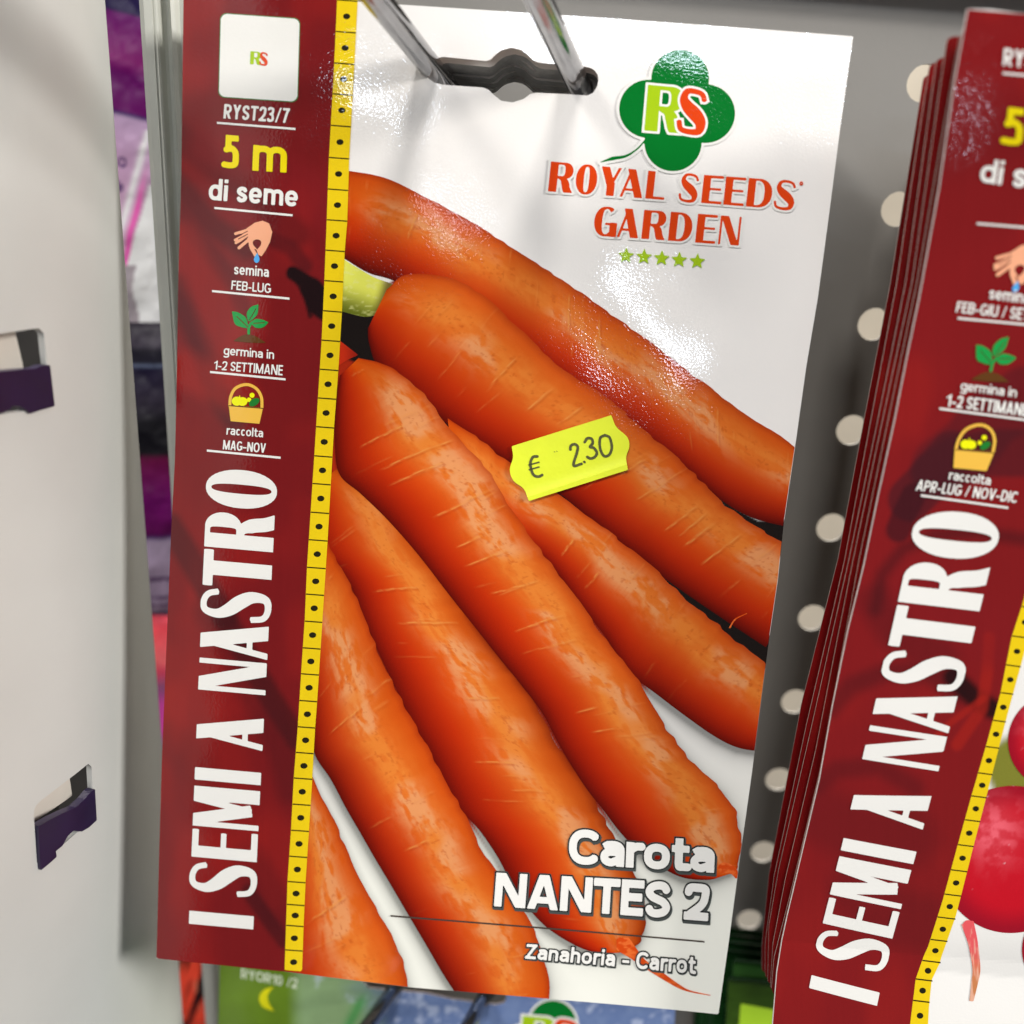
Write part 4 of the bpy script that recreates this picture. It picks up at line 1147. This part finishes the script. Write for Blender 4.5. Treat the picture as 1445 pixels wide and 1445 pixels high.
# --- price sticker
C7 = lambda P: Z(2.676, 440, 480, P)
stk = np.concatenate([C7([(755, 400), (1130, 283)]), cr(C7([(1130, 283), (1150, 328), (1190, 365), (1198, 402), (1186, 442), (1192, 488)]), 5)[1:], C7([(820, 605)]), cr(C7([(820, 605), (800, 560), (762, 530), (748, 488), (760, 442), (755, 400)]), 5)[1:-1]])
X, Y = grid(715, 580, 892, 710, 1.4); V2, Fc = cells(X, Y, poly_field(X, Y, stk))
V2c = V2.mean(0)


def stk3(a, b, w):
    q = f1.P(a, b, w); r = np.clip(((b - (700 - (a - 746) * .33)) / 20 + 1), 0, 1)      # lower edge lifts a little
    q[:, 2] += LZ * 26 + .00016 + .0005 * r ** 3 + .0003 * np.clip((728 - a) / 14, 0, 1) ** 2; return q


me = solid(V2, Fc, .00008, stk3, [M_LABEL, M_LABEL], None, 'price_sticker')
sticker = link('price_sticker', me, pk, 'fluorescent yellow price sticker with wavy ends')
fst = Frame(f1.o, f1.M, lambda u, v: zf1(u, v) + LZ * 28 + .00022)


def stamp(pts, cell=.8, w=1.9):
    P = cr(C7(pts), 6).tolist(); b = (min(p[0] for p in P) - 4, min(p[1] for p in P) - 4, max(p[0] for p in P) + 4, max(p[1] for p in P) + 4)
    shape_obj(fst, sticker, 'price_digit', lambda X, Y: seg_field(X, Y, P, w), b, M_STAMP, 1, cell)


stamp([(976, 412), (978, 398), (992, 392), (1004, 402), (1000, 426), (988, 472), (1018, 466)])
stamp([(1028, 458), (1030, 460)], w=1.6)
stamp([(1030, 384), (1040, 370), (1056, 372), (1060, 388), (1050, 402), (1064, 406), (1076, 424), (1068, 440), (1052, 446), (1040, 440)])
stamp([(1106, 358), (1088, 370), (1088, 408), (1102, 436), (1122, 432), (1132, 404), (1124, 368), (1106, 358)])
stamp([(852, 438), (836, 440), (826, 460), (828, 484), (838, 508), (856, 514), (870, 508)])
stamp([(820, 470), (858, 460)], w=1.1); stamp([(822, 488), (858, 478)], w=1.1)
for a, b in ((915, 420), (924, 418)): stamp([(a, b), (a + 3, b + 2)], w=.5)

# --- packets stacked behind it on the same hook
P0 = at_depth(720, 105, .1765); P1_ = at_depth(724, 141, .1955)
GRP1 = 'carrot packets stacked behind the front one'
first = None
M_STACK = mat('stacked_paper', (0.50, 0.49, 0.47), rough=0.8, mottle=0.15, mscale=600)
for k in range(1, 8):
    dv = (P1_ - P0) * (k / 7.0) + np.array([RNG.uniform(-.0004, .0004), 0, RNG.uniform(-.0003, .0003)])
    fk = f1.shifted(dv, RNG.uniform(-.004, .004))
    t = thing('seed_packet', 'carrot seed packet in the stack hidden behind the front packet', 'seed packet', fk.mat(), GRP1)
    if first is None:
        f1b = Frame(f1.o, f1.M, zf1)
        a = sheet(f1b, in_out1, (212, -22, 1212, 1442), 6, .0023, lambda a, b: maroon(a, b, []) * (a < interp_x(STR_L, 500) - (b - 500) * .05)[..., None] + np.broadcast_to(lin((214, 210, 206)), a.shape + (3,)) * (a >= interp_x(STR_L, 500) - (b - 500) * .05)[..., None], 'front_sheet', t, [M_PRINT, M_STACK])
        first = t
    else:
        for ch in first.children:
            c = ch.copy(); COL.objects.link(c); c.parent = t


# ================================================================ HOOKS
def wire(name, pts, r, parent, m=None, n=14):
    pts = [np.array(p, float) for p in pts]; V, Fc = [], []
    for i, p in enumerate(pts):
        d = (pts[min(i + 1, len(pts) - 1)] - pts[max(i - 1, 0)]); d /= np.linalg.norm(d)
        a = np.cross(d, [0, 0, 1.0]); a /= np.linalg.norm(a); b = np.cross(d, a)
        for k in range(n):
            an = k * math.tau / n; V.append(p + r * (math.cos(an) * a + math.sin(an) * b))
    for i in range(len(pts) - 1):
        for k in range(n): Fc.append([i * n + k, i * n + (k + 1) % n, (i + 1) * n + (k + 1) % n, (i + 1) * n + k])
    Fc += [list(range(n))[::-1], [(len(pts) - 1) * n + k for k in range(n)]]
    return link(name, make_mesh(name, V, Fc, [m or M_CHROME], smooth=True), parent)


def hook(label, seats, y_slot, reach, base_px=None):
    """double wire hook; seats = where each prong passes the packet's slot"""
    S = [at_depth(x, y, y_slot) for x, y in seats]
    back = [s + PRONG * (PANEL_Y - .002 - y_slot) for s in S]; o = (back[0] + back[1]) / 2
    t = thing('display_hook', label, 'hook', Matrix.Translation((o[0], o[1], o[2] + HC)), 'double wire display hooks')
    for s, b in zip(S, back):
        pts = [b - o + (s - PRONG * (y_slot - reach) - b) * f for f in np.linspace(0, 1, 24)]
        up = pts[-1].copy()
        for a in np.linspace(.15, 1, 6): pts.append(up + np.array([-.002 * a, -.010 * a, .010 * a * a]))
        wire('prong', pts, .0021, t)
    bx = np.array([back[0] - o + (0, -.0005, .004), back[1] - o + (0, -.0005, .004)])
    x0, x1 = bx[0][0] - .004, bx[1][0] + .004; z0 = bx[:, 2].min() - .008; z1 = bx[:, 2].max() + .006
    box_obj('back_plate', (x0, .0, z0), (x1, .0015, z1), M_CHROME, t, .0004)
    return t


hook('chrome double hook holding the carrot packets through their slot', [(622, 112), (821, 130)], .1765, .075)
hook('chrome double hook below the carrot packet holding the green and blue packet', [(556, 1398), (684, 1408)], .178, .10)
# two wires of the row above, just showing over the top edge
t0 = at_depth(664, 0, PANEL_Y - .004)
uph = thing('display_hook', 'wire hook ends seen above the top edge of the carrot packet', 'hook', Matrix.Translation((t0[0], PANEL_Y - .004, t0[2] + HC)), 'double wire display hooks')
for x in (664, 834):
    a = at_depth(x, 12, PANEL_Y - .004) - t0; wire('prong', [a + (0, 0, -.004), a + (0, 0, .01), a + (0, 0, .03)], .0019, uph)


# ================================================================ RADISH PACKET AND ITS STACK, RIGHT
M2 = np.array([[.99959219, .00465283, -.02817457], [-.02838783, .05493434, -.99808634], [-.00309617, .99847913, .05504402]])


def zf2(u, v):
    return .0006 * np.sin(u * 60 + .5) * np.cos(v * 22) + .0025 * np.clip((.020 - v) / .02, 0, 1) ** 1.0


f2 = Frame((.05850632, .1283264, -.14859729), M2, zf2)
left2 = [(1365.6, 11.8), (1347, 117), (1331.8, 223.5), (1325.9, 264.7), (1298, 420), (1281.8, 497), (1264, 588), (1237.6, 708.8), (1218.5, 800), (1197, 886), (1174, 996.4), (1155.8, 1097.7), (1132.8, 1194), (1109.8, 1291), (1093.7, 1364.7), (1084.5, 1433.8)]
OUT2 = np.array(left2 + [(1098, 1441), (1300, 1462), (1500, 1484), (1900, 1530), (2010, 1200), (2120, 800), (2240, 300), (2300, 90), (1900, 52), (1445, 18), (1400, 12.5)])
SL2 = [(1628, 30), (1585, 250), (1516, 560), (1444, 850), (1427.5, 899.7), (1411.4, 978), (1390.6, 1051.6), (1370, 1120.7), (1349, 1194), (1328.5, 1268), (1307.8, 1332.5), (1288.4, 1374), (1281, 1410.8), (1274.6, 1443), (1272, 1458)]
SL2 = [(x, y) for x, y in SL2]
SR2 = [(1668, 34), (1625, 250), (1550, 560), (1466, 850), (1445, 922.7), (1420.6, 1010), (1397.5, 1097.7), (1372, 1194), (1347, 1291), (1324, 1355), (1311, 1376), (1305, 1410), (1301, 1443), (1298, 1461)]
TICK2 = [48, 96, 146, 196, 246, 296, 346, 396, 446, 494, 542, 589, 635, 680, 725, 769, 813, 856, 897.4, 938, 977, 1015.7, 1052.6, 1089.4, 1121.6, 1155, 1189.8, 1225, 1259, 1291, 1322.4, 1351, 1374, 1400.6, 1436]
GH2 = [([(1450, 640), (1400, 640), (1350, 650), (1320, 670)], 20, (58, 20, 26), .75, 5), ([(1450, 560), (1400, 590), (1370, 630), (1330, 660)], 26, (58, 20, 26), .6, 6), ([(1345, 640), (1310, 680), (1285, 705)], 19, (58, 20, 26), .85, 4), ([(1290, 700), (1276, 728), (1268, 748)], 10, (50, 16, 22), .9, 4),
       ([(1236, 860), (1245, 812), (1275, 775), (1320, 756), (1380, 752), (1450, 762)], 3, DK, .7, 9), ([(1236, 850), (1262, 890), (1330, 930)], 12, DK, .45, 14),
       ([(1172, 1000), (1200, 968), (1250, 948), (1310, 950), (1350, 980)], 5, DK, .6, 10), ([(1345, 955), (1375, 985), (1400, 1000)], 12, BLK, .85, 9), ([(1396, 900), (1393, 950), (1385, 1000), (1350, 1050)], 4, RED, .7, 4), ([(1388, 985), (1340, 1020), (1320, 1040)], 2, RED, .7, 3),
       ([(1155, 1105), (1180, 1085), (1240, 1080), (1290, 1110)], 5, DK, .5, 10), ([(1160, 1150), (1220, 1180), (1280, 1180)], 20, DK, .35, 20), ([(1210, 1250), (1260, 1290), (1300, 1300)], 20, DK, .35, 18), ([(1300, 830), (1360, 870), (1400, 900)], 22, (110, 20, 24), .6, 16)]
rd = thing('seed_packet', 'radish seed packet at the right edge, foremost of its leaning stack', 'seed packet', f2.mat())


def base2(px, py):
    c = np.broadcast_to(lin((214, 211, 206)), px.shape + (3,)).copy()
    c = mixc(c, lin((190, 188, 184)), sstep(1290, 1372, py) * (1 - sstep(1372, 1376, py + (px - 1400) * -.1)) * .6)
    return mixc(c, lin((112, 112, 40)), (1 - sstep(30, 44, np.hypot(px - 1430, (py - 1085) * .8))))


sheet(f2, lambda X, Y: poly_field(X, Y, OUT2), (1076, 4, 2310, 1540), 5, .00022, base2, 'front_sheet', rd)
MAR2 = [(x + .8, y) for x, y in left2[1:-1]]; MAR2 = [(1366.4, 13)] + MAR2 + [(1085.5, 1433), (1098, 1440.2), (1271, 1458.5)] + SL2[::-1] + [(1630, 34), (1445, 18.8)]
poly_obj(f2, rd, 'maroon_strip', MAR2, None, 9, 3.2, lambda a, b: maroon(a, b, GH2, (112, 20, 22)))


def radish(cx, cy, rx, ry, hx_, hy_, ly, seed):
    def colf(px, py):
        r = np.hypot((px - cx) / rx, (py - cy) / ry); n = fbm(px / 12, py / 12, seed, 4)
        c = mixc(np.broadcast_to(lin((176, 14, 30)), px.shape + (3,)), lin((120, 10, 30)), sstep(.6, 1.0, r) * .75)
        hl = np.exp(-(((px - hx_) / (rx * .35)) ** 2 + ((py - hy_) / (ry * .38)) ** 2))
        c = mixc(c, lin((222, 92, 104)), np.clip(hl * (.3 + .7 * sstep(.35, .65, n)), 0, .9))
        return mixc(c, lin((246, 190, 196)), sstep(.84, .90, fbm(px / 4, py / 4, seed + 2, 2)) * .5)
    shape_obj(f2, rd, 'printed_radish', lambda X, Y: circ(X, Y, cx, cy, rx, ry), (cx - rx - 3, cy - ry - 3, cx + rx + 3, cy + ry + 3), None, ly, 2.0, colf)


radish(1492, 1046, 70, 68, 1470, 1020, 5, 1)
radish(1428, 1212, 104, 104, 1402, 1172, 6, 3)
radish(1520, 1340, 78, 70, 1500, 1310, 7, 5)
P = cr([(1364, 1300), (1372, 1330), (1376, 1362), (1372, 1382), (1366, 1404)], 6)
shape_obj(f2, rd, 'printed_root', lambda X, Y: seg_field(X, Y, P.tolist(), np.interp(np.linspace(0, 1, len(P)), [0, .3, .7, 1], [9, 6.5, 5, 3]).tolist(), True), (1350, 1290, 1392, 1410), None, 8, 1.4,
          lambda a, b: mixc(mixc(np.broadcast_to(lin((206, 80, 84)), a.shape + (3,)), lin((176, 112, 70)), sstep(1330, 1385, b)), lin((232, 170, 150)), sstep(.5, .7, fbm(a / 3, b / 18, 3)) * .6))
seed_tape(f2, rd, SL2, SR2, TICK2, .13, 10, .92)
P4 = lambda P: Z(3.4, 1020, 0, P)
P5 = lambda P: Z(3.4, 1020, 400, P)
T(f2, rd, 'RYST', P4([(1352, 230), (1550, 250), (1543, 335), (1345, 313)]), M_WHITE, .155)
T(f2, rd, '5', P4([(1358, 515), (1452, 525), (1440, 702), (1335, 690)]), YEL, .18)
T(f2, rd, 'm', P4([(1528, 590), (1718, 605), (1702, 745), (1517, 730)]), YEL, .18)
T(f2, rd, 'di seme', P4([(1252, 762), (1765, 815), (1745, 945), (1235, 872)]), M_WHITE, .18)
T(f2, rd, 'semina', P5([(1288, 18), (1485, 42), (1478, 100), (1283, 74)]), M_WHITE, .155)
T(f2, rd, 'FEB-GIU / SET', P5([(1130, 86), (1480, 122), (1472, 180), (1120, 138)]), M_WHITE, .155)
T(f2, rd, 'germina in', P5([(1150, 468), (1417, 502), (1410, 562), (1143, 528)]), M_WHITE, .155)
T(f2, rd, '1-2 SETTIMANE', P5([(1080, 532), (1474, 580), (1464, 640), (1070, 590)]), M_WHITE, .155)
T(f2, rd, 'raccolta', P5([(1092, 897), (1292, 925), (1286, 970), (1085, 942)]), M_WHITE, .155)
T(f2, rd, 'APR-LUG / NOV-DIC', P5([(940, 942), (1422, 1002), (1410, 1055), (926, 993)]), M_WHITE, .155)
for cv_, a, b in ((P4, (1345, 350), (1760, 388)), (P4, (1222, 1072), (1670, 1108)), (P5, (1130, 167), (1560, 207)), (P5, (1042, 601), (1470, 658)), (P5, (952, 1018), (1372, 1078))):
    p, q = cv_([a, b]); line(f2, rd, p, q)


def conv_icon(ax, ay, bx, by, oy):
    return lambda P: Z(3.4, 1020, oy, [(bx + .9965 * (x - ax) - .198 * (y - ay), by + .0058 * (x - ax) + .997 * (y - ay)) for x, y in P])


hand(f2, rd, conv_icon(525, 200, 1305, 1278, 0)); sprout(f2, rd, conv_icon(512, 600, 1220, 295, 400)); basket(f2, rd, conv_icon(497, 1130, 1117, 795, 400))
pa = np.array([(290.7, 689), (392, 698), (288.7, 774.3), (287.2, 823.7), (284, 896), (375.9, 978.7), (275.4, 1087.8), (273.3, 1186.3), (268, 1301), (358.6, 1309), (371.5, 1058.6), (386, 779)])
pb = np.array([(1286, 750), (1406, 764.7), (1263, 857), (1254.8, 910.3), (1234, 989.5), (1322.5, 1084.8), (1186.7, 1185), (1162.7, 1286.4), (1138.8, 1380), (1231.8, 1408.5), (1298.5, 1164.4), (1386, 867.5)])
qf = lambda x, y: np.array([1, (x - 330) / 100, (y - 1000) / 300, (x - 330) * (y - 1000) / 3e4, ((y - 1000) / 300) ** 2])
cf = np.linalg.lstsq(np.array([qf(*p) for p in pa]), pb, rcond=None)[0]
nastro(f2, rd, lambda x, y: tuple(qf(x, y) @ cf))

EDG = [[(1357, 48), (1296, 400), (1212, 790), (1156, 1085), (1112, 1270), (1092, 1350), (1088, 1400)], [(1334, 57), (1287, 400), (1206, 790), (1152, 1060), (1108, 1240), (1090, 1330), (1086, 1395)], [(1321, 86), (1276, 400), (1197, 790), (1143, 1040), (1100, 1230), (1086, 1310), (1084, 1390)],
       [(1314, 91), (1267, 400), (1191, 790), (1137, 1020), (1092, 1235), (1080, 1330), (1080, 1380)], [(1302, 110), (1257, 400), (1184, 790), (1131, 996), (1084.5, 1231), (1074, 1332), (1074, 1368)]]
LBL = ['red seed packet directly behind the radish packet, its pale edge showing', 'second red packet behind the radish packet, lower at its top corner', 'third red packet back in the leaning stack on the right', 'fourth red packet back in the leaning stack on the right', 'rearmost dark red packet of the leaning stack, beside the perforated panel']
for k, e in enumerate(EDG):
    fk = f2.shifted((0, .0030 * (k + 1) + (.004 if k == 4 else 0), 0), zf=lambda u, v, k=k: .0006 * np.sin(v * 30 + k * 2))
    t = thing('seed_packet', LBL[k], 'seed packet', fk.mat(), 'red packets stacked behind the radish packet')
    tx, ty = e[0]; bx, by = e[-1]
    O = np.array(e + [(bx + 8, by + 3), (bx + 500, by + 60), (tx + 560, ty + 55), (tx + 8, ty - 5)])
    b = (bx - 8, ty - 12, bx + 800, by + 70)
    sheet(fk, lambda X, Y: poly_field(X, Y, O), b, 6.5, .0002, lambda a, b_: maroon(a, b_, [], (100, 12, 14)), 'front_sheet', t)
for k in range(3):                                     # unseen packets added to that stack, keeping side light off the panel
    fk = f2.shifted((.008 + .004 * k, .030 + .012 * k, 0), zf=lambda u, v: 0 * u)
    t = thing('seed_packet', 'red seed packet hidden deep in the leaning stack, close to the panel', 'seed packet', fk.mat(), 'red packets stacked behind the radish packet')
    sheet(fk, lambda X, Y: poly_field(X, Y, O + np.array([20, 10])), (1080, 90, 1960, 1460), 12, .0006, lambda a, b_: maroon(a, b_, [], (100, 12, 14)), 'front_sheet', t)
hook('chrome double hook carrying the radish packets, out past the right edge', [(1740, 150), (1960, 175)], .150, .08)

# ================================================================ PACKETS OF THE ROW BELOW
fl = Frame(at_depth(620, 1400, .178), M1, lambda u, v: .0005 * np.sin(u * 40))
lw = thing('seed_packet', 'blurred green and blue seed packet peeking out under the carrot packet', 'seed packet', fl.mat())
OUTL = np.array([(310, 1335), (306, 1500), (302, 1700), (700, 1760), (925, 1790), (940, 1600), (953, 1420), (955, 1404), (700, 1375)])
SLOTL = np.array([(505, 1380), (560, 1382), (640, 1390), (706, 1397), (716, 1404), (712, 1414), (700, 1417), (640, 1410), (600, 1402), (520, 1396)])


def col_low(px, py):
    n = fbm(px / 16, py / 16, 2, 4); n2 = fbm(px / 40, py / 30, 6, 3)
    g = np.broadcast_to(lin((96, 124, 30)), px.shape + (3,)); m = lin((132, 158, 112)); b = lin((116, 134, 170))
    c = mixc(g, m, sstep(402, 430, px)); c = mixc(c, mixc(np.broadcast_to(b, px.shape + (3,)), lin((64, 84, 130)), n), sstep(480, 560, px + (n2 - .5) * 60))
    c = mixc(c, lin((190, 198, 214)), sstep(.58, .72, n) * .45 * (px > 440))
    lf_ = np.exp(-((px - (516 - (py - 1400) * .5)) / 9) ** 2) * sstep(1395, 1420, py); c = mixc(c, lin((60, 140, 70)), lf_ * .8)
    return c * (.9 + .2 * n)[..., None]


sheet(fl, lambda X, Y: np.maximum(poly_field(X, Y, OUTL), -poly_field(X, Y, SLOTL)), (296, 1325, 965, 1800), 3, .0006, col_low, 'front_sheet', lw)
T(fl, lw, 'RYOR106/2', [(340, 1367), (420, 1382), (419, 1396), (340, 1381)], ink((206, 214, 186)), .17)
P = cr([(386, 1394), (372, 1398), (365, 1409), (370, 1422), (387, 1429)], 5).tolist() + cr([(387, 1429), (380, 1419), (377, 1410), (379, 1402), (386, 1394)], 5).tolist()[1:-1]
poly_obj(fl, lw, 'moon_icon', P, ink((206, 200, 20)), 8, 1.0)
cl = lambda P: [(780 + (x - 959.2) * .82, 1443 + (y - 112.4) * .82) for x, y in B1(P)]
clover(fl, lw, cl, .82, 6)
monogram(fl, lw, cl([(505, 175), (795, 200), (790, 420), (490, 395)]), 8, .05)
P = np.array([(318, 1436), (326, 1420)])

tops = [1313, 1323, 1333, 1345, 1358, 1372]
GL = ['rearmost dark green packet at the bottom beside the red stack', 'second dark green packet from the back, low between the white and red packets', 'third dark green packet from the back of the low green stack', 'fourth dark green packet of the low stack, darker along its top', 'green packet with a dull lime panel, second from the front of the low stack', 'foremost green packet with the bright lime panel, at the bottom edge']
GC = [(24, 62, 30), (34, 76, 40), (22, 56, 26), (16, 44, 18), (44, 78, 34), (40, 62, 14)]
for k, ty in enumerate(tops):
    fk = Frame(at_depth(1060, 1400, .2055 - .0036 * k), M1)
    t = thing('seed_packet', GL[k], 'seed packet', fk.mat(), 'green packets of the row below')
    x0 = 985 + k * 6 if k < 4 else (1033 if k == 4 else 1026)
    if k == 5: ty = 1384
    O = np.array([(x0 + 2, ty - (1060 - x0) * .10), (x0 - 6, ty + 150), (x0 - 16, ty + 350), (x0 + 300, ty + 390), (x0 + 330, ty + 34), (1060, ty)])
    gc = GC[k]
    def cg(a, b, gc=gc, ty=ty):
        c = np.broadcast_to(lin(gc), a.shape + (3,)) * (.75 + .5 * fbm(a / 20, b / 6, 3))[..., None]
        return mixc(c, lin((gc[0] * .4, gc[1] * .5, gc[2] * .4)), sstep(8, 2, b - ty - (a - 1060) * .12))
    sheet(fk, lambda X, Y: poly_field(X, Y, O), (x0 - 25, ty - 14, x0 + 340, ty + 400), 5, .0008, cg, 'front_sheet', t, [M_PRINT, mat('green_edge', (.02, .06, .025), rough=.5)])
    if k >= 4:
        y0 = 1384 if k == 4 else 1416; xx = 1042 if k == 4 else 1045
        if k == 4: poly_obj(fk, t, 'lime_panel', [(xx, y0), (xx - 6, y0 + 90), (xx + 120, y0 + 110), (xx + 130, y0 + 24)], ink((108, 142, 30)), 3, 2.5)
        else: poly_obj(fk, t, 'lime_panel', [(xx, y0), (xx - 6, y0 + 90), (xx + 120, y0 + 110), (xx + 130, y0 + 24)], ink((142, 176, 40)), 3, 2.5)
